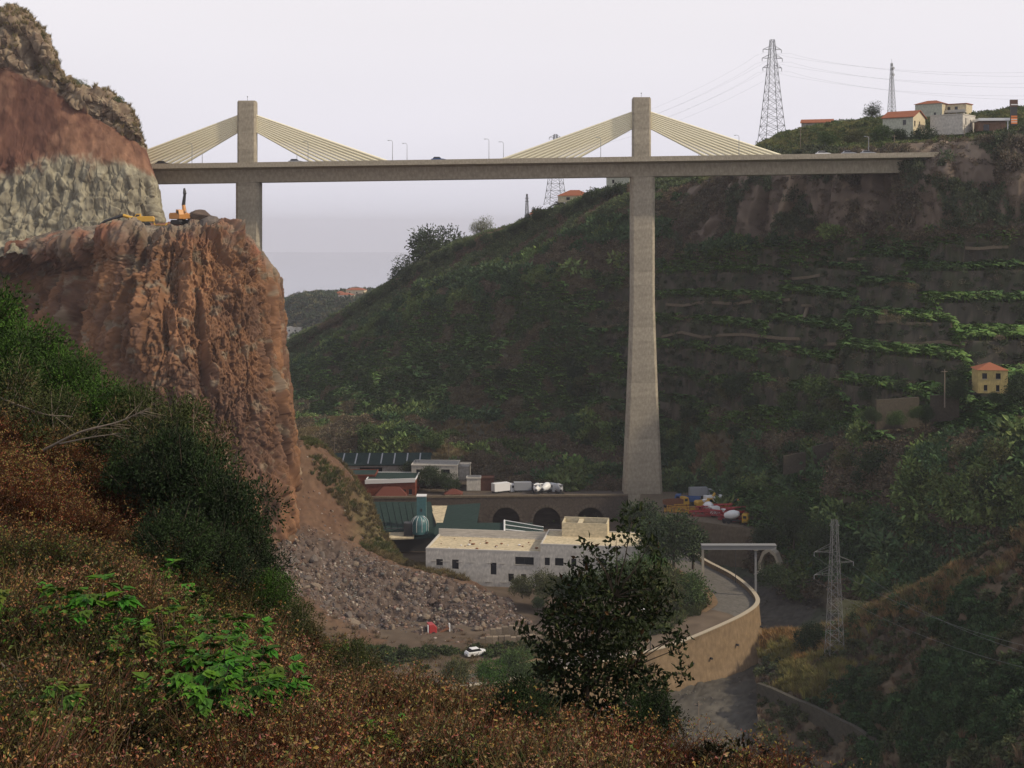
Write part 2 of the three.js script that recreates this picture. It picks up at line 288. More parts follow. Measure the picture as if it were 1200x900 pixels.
// the cliff above the bench: grey rock, red earth, brown crag on top
const upRows = [
  [[-80, 10, 450], [-10, 20, 450], [15, 34, 450], [45, 70, 450], [70, 104, 450], [105, 118, 450], [135, 146, 450], [145, 175, 450], [140, 180, 460]],
  [[-80, 0, 378], [-10, 10, 378], [28, 18, 377], [58, 56, 376], [78, 94, 375], [116, 110, 375], [147, 134, 374], [160, 156, 378], [150, 160, 420]],
  [[-80, 60, 370], [0, 68, 370], [30, 74, 370], [60, 96, 369], [86, 120, 369], [116, 136, 369], [148, 158, 370], [170, 174, 376], [160, 178, 420]],
  [[-80, 95, 368], [0, 98, 368], [30, 106, 368], [62, 118, 367], [90, 136, 367], [120, 150, 367], [150, 168, 368], [174, 183, 374], [166, 186, 420]],
  [[-80, 190, 362], [0, 190, 362], [32, 190, 362], [66, 190, 362], [98, 195, 362], [128, 198, 363], [158, 205, 365], [183, 215, 372], [176, 215, 420]],
  [[-80, 266, 357], [0, 266, 357], [34, 264, 357], [70, 262, 357], [104, 260, 357], [136, 258, 358], [164, 258, 361], [190, 260, 370], [183, 260, 420]],
  [[-80, 300, 350], [0, 300, 350], [34, 300, 350], [70, 298, 350], [104, 296, 350], [136, 294, 351], [164, 294, 354], [194, 296, 366], [187, 296, 420]],
];
const upCliff = surface(upRows, 420, 340, (p, n, u, v) => {
  const crag = 1 - step01(0.36, 0.45, v), rock = step01(0.62, 0.7, v), edge = 1 - 0.7 * step01(0.82, 0.88, u);
  const [b1] = blocks(p.x * 0.13, p.y * 0.1, p.z * 0.13), [b2, e2] = blocks(p.x * 0.4, p.y * 0.3, p.z * 0.4);
  p.addScaledVector(n, edge * ((2.8 * crag + 1.1 * rock) * b1 + (1.0 * crag + 0.7 * rock + 0.15) * b2 - (0.5 * crag + 0.35 * rock) * (1 - step01(0, 0.1, e2)) + rock * (0.9 * ridge(p.x * 0.25, p.y * 0.1, p.z * 0.25) + 0.6 * fbm(p.x * 0.6, p.y * 0.35, p.z * 0.6, 4)) + crag * 0.8 * fbm(p.x * 0.5, p.y * 0.4, p.z * 0.5, 4)) + (0.8 + rock * 0.5) * fbm(p.x * 0.22, p.y * 0.12, p.z * 0.22, 4) + 1.8 * fbm(p.x * 0.05, p.y * 0.04, p.z * 0.05, 2));
  return b2;
}, (p, n, u, v, t) => {
  const w = fbm(p.x * 0.06, p.y * 0.06, p.z * 0.06, 4), b = fbm(p.x * 0.5, p.y * 0.25, p.z * 0.5, 4), vv = v + 0.15 * w + 0.05 * b;
  const crag = mix3([0.15, 0.105, 0.075], [0.24, 0.19, 0.13], clamp(0.5 + b * 2));
  const earth = mix3([0.135, 0.066, 0.046], [0.26, 0.145, 0.09], clamp(0.35 + w * 1.8 + b * 0.8));
  const rock = mix3([0.185, 0.165, 0.12], [0.27, 0.245, 0.175], clamp(0.5 + b * 2));
  let c = mix3(crag, earth, step01(0.385, 0.42, vv)); c = mix3(c, rock, step01(0.645, 0.70, vv));
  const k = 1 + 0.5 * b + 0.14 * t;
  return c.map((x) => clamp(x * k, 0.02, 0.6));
});
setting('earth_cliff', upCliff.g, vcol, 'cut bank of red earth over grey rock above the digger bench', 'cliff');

// dirt and rubble slope at the foot of the cliff
const talusRows = [
  [[230, 545, 350], [300, 562, 350], [340, 540, 365], [372, 545, 375], [405, 590, 375], [430, 640, 372], [455, 670, 360], [490, 672, 345]],
  [[240, 530, 335], [315, 546, 335], [352, 520, 342], [386, 534, 347], [424, 576, 347], [447, 626, 342], [470, 660, 336], [500, 664, 325]],
  [[245, 560, 325], [310, 585, 322], [350, 588, 326], [390, 602, 330], [420, 626, 330], [446, 650, 328], [480, 667, 322], [540, 676, 316]],
  [[250, 600, 315], [300, 612, 312], [340, 626, 312], [380, 638, 315], [420, 652, 315], [460, 668, 312], [520, 682, 308], [590, 702, 302]],
  [[250, 660, 300], [310, 652, 300], [350, 667, 300], [400, 690, 300], [450, 706, 298], [500, 716, 295], [550, 723, 290], [625, 730, 287]],
  [[250, 720, 285], [320, 690, 288], [360, 702, 286], [410, 731, 282], [460, 746, 280], [510, 749, 279], [570, 747, 280], [645, 746, 280]],
  [[250, 800, 255], [330, 745, 268], [380, 762, 265], [430, 777, 262], [480, 778, 262], [530, 774, 264], [590, 771, 266], [655, 770, 266]],
  [[250, 900, 220], [340, 842, 238], [400, 842, 240], [450, 842, 242], [500, 832, 244], [550, 818, 249], [612, 806, 253], [665, 792, 257]],
  [[250, 1000, 190], [340, 935, 215], [400, 935, 215], [450, 925, 218], [500, 915, 222], [560, 895, 228], [612, 885, 232], [665, 875, 236]],
];
const talus = surface(talusRows, 310, 310, (p, n, u, v) => {
  const rub = step01(0.3, 0.38, v) * (1 - step01(0.6, 0.66, v)), [b] = blocks(p.x * 0.45, p.y * 0.45, p.z * 0.45), [b2] = blocks(p.x * 0.16, p.y * 0.16, p.z * 0.16);
  p.addScaledVector(n, 1.5 * fbm(p.x * 0.06, p.y * 0.06, p.z * 0.06, 4) + (0.25 + 0.9 * rub) * b + 0.9 * b2 * rub + 0.4 * ridge(p.x * 0.1, p.y * 0.4, p.z * 0.25));
  return rub;
}, (p, n, u, v, t) => {
  const a = fbm(p.x * 0.08, p.y * 0.08, p.z * 0.08, 4), b = fbm(p.x * 0.7, p.y * 0.7, p.z * 0.7, 3);
  let c = mix3([0.105, 0.06, 0.038], [0.14, 0.088, 0.056], clamp(0.5 + a * 1.5));
  c = mix3(c, mix3([0.075, 0.058, 0.048], [0.12, 0.098, 0.085], clamp(0.5 + b * 2)), t * 0.75);
  const grassy = step01(0.42, 0.6, u + a * 0.4) * (1 - step01(0.2, 0.3, v)); c = mix3(c, [0.115, 0.098, 0.045], grassy * 0.8);
  c = mix3(c, [0.10, 0.072, 0.046], step01(0.64, 0.72, v));
  return c.map((x) => x * (1 + 0.6 * b));
});
setting('dirt_slope', talus.g, vcol, 'slope of brown dirt and spoil below the quarried cliff', 'slope');

// dry river bed
const bed = surface([[[-200, 640, 400], [300, 640, 400], [700, 640, 392], [850, 645, 375], [980, 660, 352], [1150, 660, 350]], [[-200, 680, 340], [300, 690, 340], [700, 690, 338], [850, 690, 336], [980, 692, 334], [1150, 692, 334]], [[-200, 760, 290], [300, 760, 290], [700, 760, 290], [850, 760, 290], [980, 760, 288], [1150, 760, 288]], [[-200, 850, 243], [300, 850, 243], [700, 850, 243], [850, 850, 243], [980, 850, 243], [1150, 850, 243]], [[-200, 1020, 190], [300, 1020, 190], [700, 1020, 190], [850, 1020, 190], [980, 1020, 190], [1150, 1020, 190]], [[-200, 1400, 130], [300, 1400, 130], [700, 1400, 130], [850, 1400, 130], [980, 1400, 130], [1150, 1400, 130]]],
  220, 190, (p, n) => { p.y += 1.1 * fbm(p.x * 0.07, 0, p.z * 0.07, 4) + 0.5 * blocks(p.x * 0.5, 0, p.z * 0.5)[0]; },
  (p) => { const a = fbm(p.x * 0.06, 3, p.z * 0.03, 4), b = fbm(p.x * 0.8, 5, p.z * 0.8, 3); let c = mix3([0.062, 0.056, 0.047], [0.10, 0.09, 0.074], clamp(0.5 + a * 1.8)); if (a < -0.12) c = mix3(c, [0.075, 0.085, 0.05], 0.7); return c.map((x) => x * (1 + 0.9 * b)); });
setting('river_bed', bed.g, vcol, 'dry stony grey river bed winding along the valley floor', 'river bed');

// raised platform that carries the works, the road and the white building; its edge is the curved retaining wall
const wallLine = [[800, 636, 345], [825, 655, 324], [862, 675, 305], [884, 694, 291.5], [888.5, 706, 284], [875, 718, 277], [840, 735, 270], [790, 755, 264], [740, 768, 258], [660, 784, 250], [600, 796, 246], [520, 808, 240], [440, 818, 236]].map((a) => at(...a));
const wallCurve = new THREE.CatmullRomCurve3(wallLine, false, 'centripetal');
const wallPts = wallCurve.getSpacedPoints(160);
const wallAt = (d) => { for (let i = 0; i < wallPts.length - 1; i++) if (-wallPts[i].z >= d && -wallPts[i + 1].z < d) return wallPts[i].clone().lerp(wallPts[i + 1], (-wallPts[i].z - d) / (wallPts[i + 1].z - wallPts[i].z)); return -wallPts[0].z < d ? wallPts[0].clone().setZ(-d) : wallPts.at(-1).clone().setZ(-d); };
{
  const nD = 160, nX = 130, pos = [], col = [], idx = [];
  for (let j = 0; j <= nD; j++) {
    const d = mix(236.5, 420, j / nD), w = wallAt(d), top = w.y - 1.0;
    for (let i = 0; i <= nX; i++) {
      const x = mix(-140, w.x - 0.25, i / nX), off = w.x - x;
      const y = mix(17.2, top, 1 - step01(9, 30, off)) + (off > 11 ? 0.5 * fbm(x * 0.09, 1, d * 0.09, 3) : 0) + -5 * step01(352, 364, d);
      const b = fbm(x * 0.4, 2, d * 0.4, 4), a = fbm(x * 0.05, 7, d * 0.05, 3);
      const c = mix3([0.10, 0.073, 0.052], [0.14, 0.108, 0.078], clamp(0.5 + a * 1.5));
      pos.push(x, y, -d); col.push(...c.map((q) => q * (1 + 0.6 * b)));
    }
  }
  for (let j = 0; j < nD; j++) for (let i = 0; i < nX; i++) { const a = j * (nX + 1) + i, b = a + 1, c = a + nX + 1; idx.push(a, b, c, b, c + 1, c); }
  const g = new THREE.BufferGeometry(); g.setAttribute('position', new THREE.Float32BufferAttribute(pos, 3)); g.setAttribute('color', new THREE.Float32BufferAttribute(col, 3)); g.setIndex(idx); g.computeVertexNormals();
  setting('valley_floor', g, vcol, 'flat brown earth platform round the white building', 'ground');
}
const floorY = (x, d) => { const w = wallAt(d), off = w.x - x; return mix(17.2, w.y - 1.0, 1 - step01(9, 30, off)) + -5 * step01(352, 364, d); };
function ribbon(pts, offsets, heights) {                  // a strip along pts; per point a list of sideways offsets
  const pos = [], idx = [], uv = []; let run = 0;
  pts.forEach((p, i) => {
    const t = (pts[i + 1] ?? p).clone().sub(pts[i - 1] ?? p).setY(0).normalize(), s = V(-t.z, 0, t.x); if (i) run += p.distanceTo(pts[i - 1]);
    offsets.forEach((o, k) => { pos.push(p.x + s.x * o, heights(p, o, k, i), p.z + s.z * o); uv.push(o / 6, run / 6); });
  });
  const m = offsets.length;
  for (let i = 0; i < pts.length - 1; i++) for (let k = 0; k < m - 1; k++) { const a = i * m + k, b = a + 1, c = a + m; idx.push(a, b, c, b, c + 1, c); }
  const g = new THREE.BufferGeometry(); g.setAttribute('position', new THREE.Float32BufferAttribute(pos, 3)); g.setAttribute('uv', new THREE.Float32BufferAttribute(uv, 2)); g.setIndex(idx); g.computeVertexNormals(); return g;
}
const roadMat = M.asphalt.clone(); roadMat.side = THREE.DoubleSide;
setting('road', ribbon(wallPts, [0.5, 2.5, 4.5, 6.5, 8.4], (p) => p.y - 0.9), roadMat, 'pale grey road bending along the top of the retaining wall', 'road');
{ // verge of the road
  const g = ribbon(wallPts, [8.4, 9.2, 10.4], (p, o, k, i) => p.y - 0.9 + [0.14, 0.16, 0.0][k] + (k ? 0.15 * noise(i * 0.4, k, 1) : 0));
  setting('road_verge', g, std(0.23, 0.155, 0.09, 0.95, { map: patchTex, side: THREE.DoubleSide }), 'dry earth verge on the inner side of the road bend', 'verge');
}

// the bank on the other side of the river, in front of the terraces
const bankRows = [
  [[890, 790, 312], [970, 800, 300], [1050, 790, 290], [1130, 760, 285], [1220, 720, 280], [1320, 680, 275]],
  [[893, 748, 288], [962, 742, 272], [1040, 712, 262], [1120, 672, 252], [1210, 620, 243], [1320, 560, 238]],
  [[890, 778, 268], [965, 770, 255], [1040, 745, 247], [1120, 712, 236], [1210, 668, 225], [1320, 610, 220]],
  [[888, 798, 257], [965, 795, 244], [1040, 790, 233], [1120, 765, 219], [1210, 725, 205], [1320, 670, 198]],
  [[888, 812, 250], [942, 832, 238], [1001, 853, 227], [1080, 865, 206], [1210, 830, 180], [1320, 800, 170]],
  [[888, 870, 232], [942, 892, 226], [1001, 920, 216], [1080, 950, 190], [1210, 960, 150], [1320, 960, 140]],
];
const bank = surface(bankRows, 270, 230, (p, n, u, v) => {
  const [b] = blocks(p.x * 0.12, p.y * 0.12, p.z * 0.12), [b2] = blocks(p.x * 0.4, p.y * 0.4, p.z * 0.4);
  const r = step01(0.22, 0.4, u) * step01(0.2, 0.4, v);
  p.addScaledVector(n, (0.5 + 2.6 * r) * b + (0.2 + 0.8 * r) * b2 + 1.6 * fbm(p.x * 0.06, p.y * 0.06, p.z * 0.06, 3)); return b;
}, (p, n, u, v, t) => {
  const a = fbm(p.x * 0.07, p.y * 0.07, p.z * 0.07, 4), b = fbm(p.x * 0.5, p.y * 0.5, p.z * 0.5, 3);
  let c = mix3([0.065, 0.052, 0.037], [0.125, 0.095, 0.062], clamp(0.5 + a * 2)); return c.map((x) => x * (1 + 0.7 * b));
});
setting('river_bank', bank.g, vcol, 'rocky brown bank across the river below the terraces', 'river bank');

// the slope the photographer stands on
const nearPx = [-140, -40, 80, 190, 290, 390, 510, 640, 760, 880, 1010];
const nearRows = [
  [[600, 640, 700, 780, 880, 960, 1010, 1050, 1080, 1100, 1120], [64, 62, 58, 54, 48, 42, 38, 34, 31, 29, 27]],
  [[420, 432, 490, 580, 695, 772, 818, 862, 884, 904, 932], [48, 47, 45, 41, 37, 33, 29, 26, 24, 22.5, 21]],
  [[520, 540, 590, 655, 735, 800, 840, 876, 898, 916, 944], [32, 32, 31, 29, 27, 25, 23, 21.5, 20, 19, 18]],
  [[640, 660, 690, 735, 785, 832, 862, 892, 912, 930, 958], [22, 22, 22, 21, 20.5, 19.5, 18.5, 17.6, 16.8, 16, 15.4]],
  [[830, 840, 850, 865, 880, 900, 920, 935, 950, 965, 985], [14, 14, 14, 13.8, 13.6, 13.3, 13, 12.6, 12.3, 12, 11.8]],
  [[1200, 1200, 1200, 1200, 1200, 1200, 1200, 1200, 1200, 1200, 1200], [6, 6, 6, 6, 6, 6, 6, 6, 6, 6, 6]],
].map(([y, d]) => nearPx.map((x, i) => [x, y[i] + 0.42 * FOCAL / d[i], d[i]]));
const near = surface(nearRows, 260, 240, (p, n) => { p.addScaledVector(n, 0.75 * fbm(p.x * 0.45, p.y * 0.45, p.z * 0.45, 4) - 0.1); }, (p) => { const b = fbm(p.x * 1.6, p.y * 1.6, p.z * 1.6, 4); return mix3([0.02, 0.013, 0.007], [0.045, 0.028, 0.014], clamp(0.5 + b * 1.4)); });
setting('grassy_slope', near.g, vcol, 'weedy slope of dry brown growth where the viewer stands', 'slope');

// far spur with the village, hazy
const spurRows = [
  [[280, 385, 1500], [330, 372, 1500], [360, 358, 1500], [400, 356, 1500], [440, 352, 1500], [480, 360, 1480], [540, 380, 1450]],
  [[280, 372, 1330], [330, 362, 1330], [350, 354, 1320], [395, 353, 1310], [440, 350, 1290], [480, 352, 1270], [540, 360, 1250]],
  [[280, 395, 1270], [330, 390, 1260], [360, 385, 1240], [400, 388, 1200], [440, 395, 1160], [480, 400, 1130], [540, 410, 1100]],
  [[280, 425, 1190], [330, 425, 1180], [360, 425, 1150], [400, 430, 1100], [440, 440, 1050], [480, 450, 1000], [540, 460, 960]],
  [[280, 470, 1050], [330, 470, 1040], [360, 475, 1000], [400, 480, 950], [440, 490, 900], [480, 500, 860], [540, 510, 830]],
];
const spur = surface(spurRows, 160, 120, (p, n) => { p.addScaledVector(n, 10 * fbm(p.x * 0.015, p.y * 0.02, p.z * 0.015, 4)); }, (p) => { const b = fbm(p.x * 0.05, p.y * 0.05, p.z * 0.05, 4); return mix3([0.05, 0.06, 0.035], [0.12, 0.11, 0.07], clamp(0.5 + b * 1.4)); });
setting('far_hillside', spur.g, vcol, 'hazy wooded slope with scattered houses near the sea', 'hillside');
// ---------------------------------------------------------------- the bridge
const BZ = 406, bm = BZ / FOCAL;                           // distance of its centre line, metres per photo pixel there
const bx = (px) => (px - 600) * bm, by = (py) => EYE - (py - HORIZON) * bm;
const deckTop = (x) => by(187.3) - x * (-14 / 938) ;
{
  const bridge = thing('bridge', 'long grey concrete cable-stayed bridge crossing the valley on tall piers', 'bridge', V(0, 0, -BZ));
  const x0 = bx(96), x1 = bx(1128), slope = Math.atan(14 / 938), L = x1 - x0, xc = (x0 + x1) / 2;
  const tilt = (g) => { g.rotateZ(slope); return move(g, xc, deckTop(xc), 0); };
  const nSeg = 26, sw = L / nSeg;
  for (let i = 0; i < nSeg; i++) {                         // cast segments with open joints
    const cx = -L / 2 + (i + 0.5) * sw, haunch = 0;
    const s = prism([[-3.2, -5.65], [3.2, -5.65], [4.3, -1.95], [8.0, -1.3], [8.0, -0.75], [-8.0, -0.75], [-8.0, -1.3], [-4.3, -1.95]], sw - 0.03); s.rotateY(Math.PI / 2);
    part('deck_segment', worldUv(tilt(move(s, cx, 0, 0)), 9), M.concrete, bridge);
    for (const z of [1, -1]) part('parapet', worldUv(tilt(move(prism([[-0.12, -1.45], [0.3, -1.45], [0.3, 0], [0.05, 0], [-0.05, -0.2], [-0.12, -0.2]].map(([a, b]) => [a * z, b]).sort(() => 0), sw - 0.03).rotateY(-Math.PI / 2), cx, 0, z * 8.02)), 5), M.concrete, bridge);
  }
  part('carriageway', tilt(box(L, 0.1, 15.6, 0, -0.69, 0)), M.asphalt, bridge);
  part('median_kerb', tilt(box(L, 0.5, 1.6, 0, -0.39, 0)), M.concrete, bridge);
  // a chamfered rectangular section between two heights
  const ring = (w, d, c) => [[-w + c, d], [w - c, d], [w, d - c], [w, -d + c], [w - c, -d], [-w + c, -d], [-w, -d + c], [-w, d - c]];
  function lift(w0, d0, y0, w1, d1, y1, c = 0.75) {
    const e = 0.05, L4 = [[ring(w0 - e, d0 - e, c), y0], [ring(w0, d0, c), y0 + e], [ring(w1, d1, c), y1 - e], [ring(w1 - e, d1 - e, c), y1]], pos = [];
    const tri = (a, b, q) => pos.push(...a, ...b, ...q);
    for (let k = 0; k < 3; k++) for (let i = 0; i < 8; i++) { const j = (i + 1) % 8, A = [L4[k][0][i][0], L4[k][1], L4[k][0][i][1]], B = [L4[k][0][j][0], L4[k][1], L4[k][0][j][1]], C = [L4[k + 1][0][i][0], L4[k + 1][1], L4[k + 1][0][i][1]], D = [L4[k + 1][0][j][0], L4[k + 1][1], L4[k + 1][0][j][1]]; tri(A, B, C); tri(B, D, C); }
    for (let i = 1; i < 7; i++) { const q = L4[3], a = q[0]; tri([a[0][0], q[1], a[0][1]], [a[i][0], q[1], a[i][1]], [a[i + 1][0], q[1], a[i + 1][1]]); const p = L4[0], b = p[0]; tri([b[0][0], p[1], b[0][1]], [b[i + 1][0], p[1], b[i + 1][1]], [b[i][0], p[1], b[i][1]]); }
    const g = new THREE.BufferGeometry(); g.setAttribute('position', new THREE.Float32BufferAttribute(pos, 3)); g.setAttribute('uv', new THREE.Float32BufferAttribute(new Float32Array(pos.length / 3 * 2), 2)); g.computeVertexNormals();
    return worldUv(g, 7);
  }
  const tones = [1, 0.93, 1.06, 0.97].map((k) => { const m = M.concrete.clone(); m.color.multiplyScalar(k); return m; });
  for (const [px, topPy, footY, flare] of [[290, 120, 72, 0], [751.5, 116, 14, 1]]) {
    const x = bx(px), deckY = deckTop(x), half = (y) => { const t = clamp((by(345) - y) / (by(345) - by(588))); return flare ? 3.5 + 2.3 * Math.pow(t, 1.25) : 3.45; };
    const topY = EYE - (topPy - HORIZON) * bm;
    let n = 0;
    for (let y = footY; y < deckY - 5.7; y += 4.1) { const y1 = Math.min(y + 4.1, deckY - 5.66); const c = lift(half(y), half(y) * 0.62 + 1.1, y, half(y1), half(y1) * 0.62 + 1.1, y1); part('pier_lift', move(c, x + (flare ? 0.25 : 0.5), 0, 0), tones[(n++ * 7 + 3) % 4], bridge); }
    const h = topY - deckY + 0.8, k = 4;
    for (let i = 0; i < k; i++) part('pylon_lift', move(lift(2.75, 1.9, deckY - 0.7 + h * i / k, 2.72, 1.9, deckY - 0.7 + h * (i + 1) / k, 0.5), x, 0, 0), tones[(i + 1) % 4], bridge);
    part('pylon_cap', box(5.0, 0.3, 3.2, x, topY + 0.25, 0), M.concrete, bridge);
    part('aviation_light', [move(new THREE.CylinderGeometry(0.05, 0.05, 1.3, 6), x, topY + 1.0, 0), move(new THREE.CylinderGeometry(0.14, 0.14, 0.3, 8), x, topY + 1.7, 0)], M.steel, bridge);
    for (const s of [-1, 1]) for (let i = 0; i < 10; i++) {
      const t = i / 9, a = V(x + s * 2.6, mix(by(topPy + 34), by(topPy + 15.5), t), 0), ex = x + s * mix(20.2, 42.5, t), b = V(ex, deckTop(ex) - 0.3, 0);
      const g = bar(a, b, 0.31, 10, 0.46); part('stay', g, M.stay, bridge);
    }
  }
  // abutment in the far bank
  part('abutment', worldUv(box(6, 6, 13, x1 + 3.2, deckTop(x1) - 4.4, 0), 6), M.concrete, bridge);
}
// lamps on the bridge, standing in the middle of the deck
{
  const lamp = thing('street_lamp', 'slim grey street lamp with curved arm on the bridge deck', 'street lamp', V(0, 0, 0), 0, 'street lamps on the bridge');
  part('post', bar(V(0, -0.7, 0), V(0, 5.2, 0), 0.11, 6, 0.07), M.galv, lamp);
  part('arm', new THREE.TubeGeometry(new THREE.CatmullRomCurve3([V(0, 5.15, 0), V(-0.1, 5.6, 0), V(-0.5, 5.85, 0), V(-1.0, 5.85, 0)]), 10, 0.06, 5), M.galv, lamp);
  part('lamp_head', move(new THREE.SphereGeometry(0.2, 8, 6).scale(1.9, 0.5, 0.9), -1.15, 5.83, 0), M.galv, lamp);
  [[225, 6.9], [237, -6.9], [348, -6.9], [361, 6.9], [460, 6.9], [477, -6.9], [573, 6.9], [590, -6.9], [704, 6.9], [866, 6.9], [819, -6.9], [1018, -6.9]].forEach(([px, z], i) => {
    const x = bx(px) * (BZ - z) / BZ, p = V(x, deckTop(x), -BZ + z);
    if (i) copyOf(lamp, p, 0); else lamp.position.copy(p);
  });
}
// cars crossing
function car(name, label, paint, group) {
  const c = thing(name, label, 'car', V(0, 0, 0), 0, group);
  part('body', prism([[-2.1, 0.3], [2.1, 0.3], [2.15, 0.75], [1.3, 0.95], [-1.95, 0.98], [-2.15, 0.7]], 1.6, 0.06), paint, c);
  part('cabin', prism([[-1.75, 0.95], [0.95, 0.95], [0.35, 1.45], [-1.3, 1.48]], 1.35, 0.05), M.glass, c);
  part('roof', prism([[-1.3, 1.46], [0.38, 1.44], [0.3, 1.52], [-1.2, 1.54]], 1.3, 0.03), paint, c);
  for (const x of [-1.3, 1.3]) for (const z of [-0.78, 0.78]) part('wheel', move(new THREE.CylinderGeometry(0.32, 0.32, 0.2, 12).rotateX(Math.PI / 2), x, 0.32, z), M.rubber, c);
  return c;
}
[[196, 'dark car driving past the cliff end of the bridge', M.dark, 5], [350, 'dark car on the bridge under the stays of the cliff side pylon', M.paintGrey, 5], [515, 'dark blue car in the middle of the bridge', M.paintBlue, 5], [960, 'white car on the bridge near the hillside abutment', M.paintWhite, 5], [990, 'grey car on the bridge behind a white car', M.paintGrey, 5], [1012, 'silver car on the bridge beside the last lamp', M.galv, 5]].forEach(([px, l, m, z], i) => {
  const c = car('car', l, m, undefined), x = bx(px); c.position.set(x, deckTop(x) - 0.62, -BZ + z); c.rotation.z = Math.atan(14 / 938);
});
// ---------------------------------------------------------------- buildings
// p: middle of the front wall's foot; front faces +z before the turn. openings per side: [x, y, w, h] from the wall's middle and foot
function walls(o, w, d, h, mat, sides, t = 0.3, glass = M.glass) {
  const put = (side, W, x, z, ry) => {
    const holes = sides[side] ?? [], g = worldUv(wallWith(W, h, t, holes), 6); g.rotateY(ry); const m = part('wall', move(g, x, 0, z), mat[side] ?? mat.all ?? mat, o);
    for (const [a, b, c, e] of holes) {
      const win = move(box(c - 0.02, e - 0.02, 0.05, a, b + e / 2, -t * 0.7), 0, 0, 0); win.rotateY(ry); const wm = part(e > 2 ? 'door' : 'window', move(win, x, 0, z), glass, o);
      if (c > 1.5 && e <= 2) { const f = box(0.07, e - 0.02, 0.04, a, b + e / 2, -t * 0.62); f.rotateY(ry); part('mullion', move(f, x, 0, z), M.dark, wm); }
      const s = box(c + 0.2, 0.09, 0.16, a, b - 0.045, 0.05); s.rotateY(ry); if (e <= 2) part('sill', move(s, x, 0, z), M.grey, wm);
    }
    return m;
  };
  put('front', w, 0, 0, 0); put('right', d - 2 * t - 0.004, w / 2, -d / 2, Math.PI / 2); put('left', d - 2 * t - 0.004, -w / 2, -d / 2, -Math.PI / 2); put('back', w, 0, -d, Math.PI);
}
function gableRoof(w, d, h, rise, over = 0.5, th = 0.22) {  // ridge along x
  const s = [[-d / 2 - over, -over * rise / (d / 2)], [0, rise], [d / 2 + over, -over * rise / (d / 2)], [d / 2 + over, -over * rise / (d / 2) + th], [0, rise + th], [-d / 2 - over, -over * rise / (d / 2) + th]];
  return move(prism(s, w + over * 2).rotateY(Math.PI / 2), 0, h + 0.01, -d / 2);
}
function hipRoof(w, d, h, rise, over = 0.5) {
  const a = w / 2 + over, b = d / 2 + over, r = Math.max(0.1, a - b), y0 = h + 0.01;
  const P8 = [[-a, y0, b], [a, y0, b], [a, y0, -b], [-a, y0, -b], [-r, y0 + rise, 0], [r, y0 + rise, 0]].map(([x, y, z]) => [x, y, z - d / 2]), pos = [];
  for (const f of [[0, 1, 5], [0, 5, 4], [1, 2, 5], [2, 3, 4], [2, 4, 5], [3, 0, 4], [0, 3, 2], [0, 2, 1]]) for (const k of f) pos.push(...P8[k]);
  const g = new THREE.BufferGeometry(); g.setAttribute('position', new THREE.Float32BufferAttribute(pos, 3)); g.setAttribute('uv', new THREE.Float32BufferAttribute(new Float32Array(pos.length / 3 * 2), 2)); g.computeVertexNormals(); return g;
}
const gableEnd = (d, rise, t = 0.3) => prism([[-d / 2, 0], [d / 2, 0], [0, rise]], t);
function flatRoof(o, w, d, h, mat, lip = 0.5, lipMat = M.white) {
  part('roof', worldUv(box(w - 0.02, 0.2, d - 0.02, 0, h + 0.1, -d / 2), 7), mat, o);
  part('roof_edge', [box(w + 0.1, lip, 0.3, 0, h + lip / 2 + 0.004, 0.03), box(w + 0.1, lip, 0.3, 0, h + lip / 2 + 0.004, -d - 0.03), box(0.3, lip, d - 0.4, w / 2, h + lip / 2 + 0.004, -d / 2), box(0.3, lip, d - 0.4, -w / 2, h + lip / 2 + 0.004, -d / 2)], lipMat, o);
}
const R = rand(77);

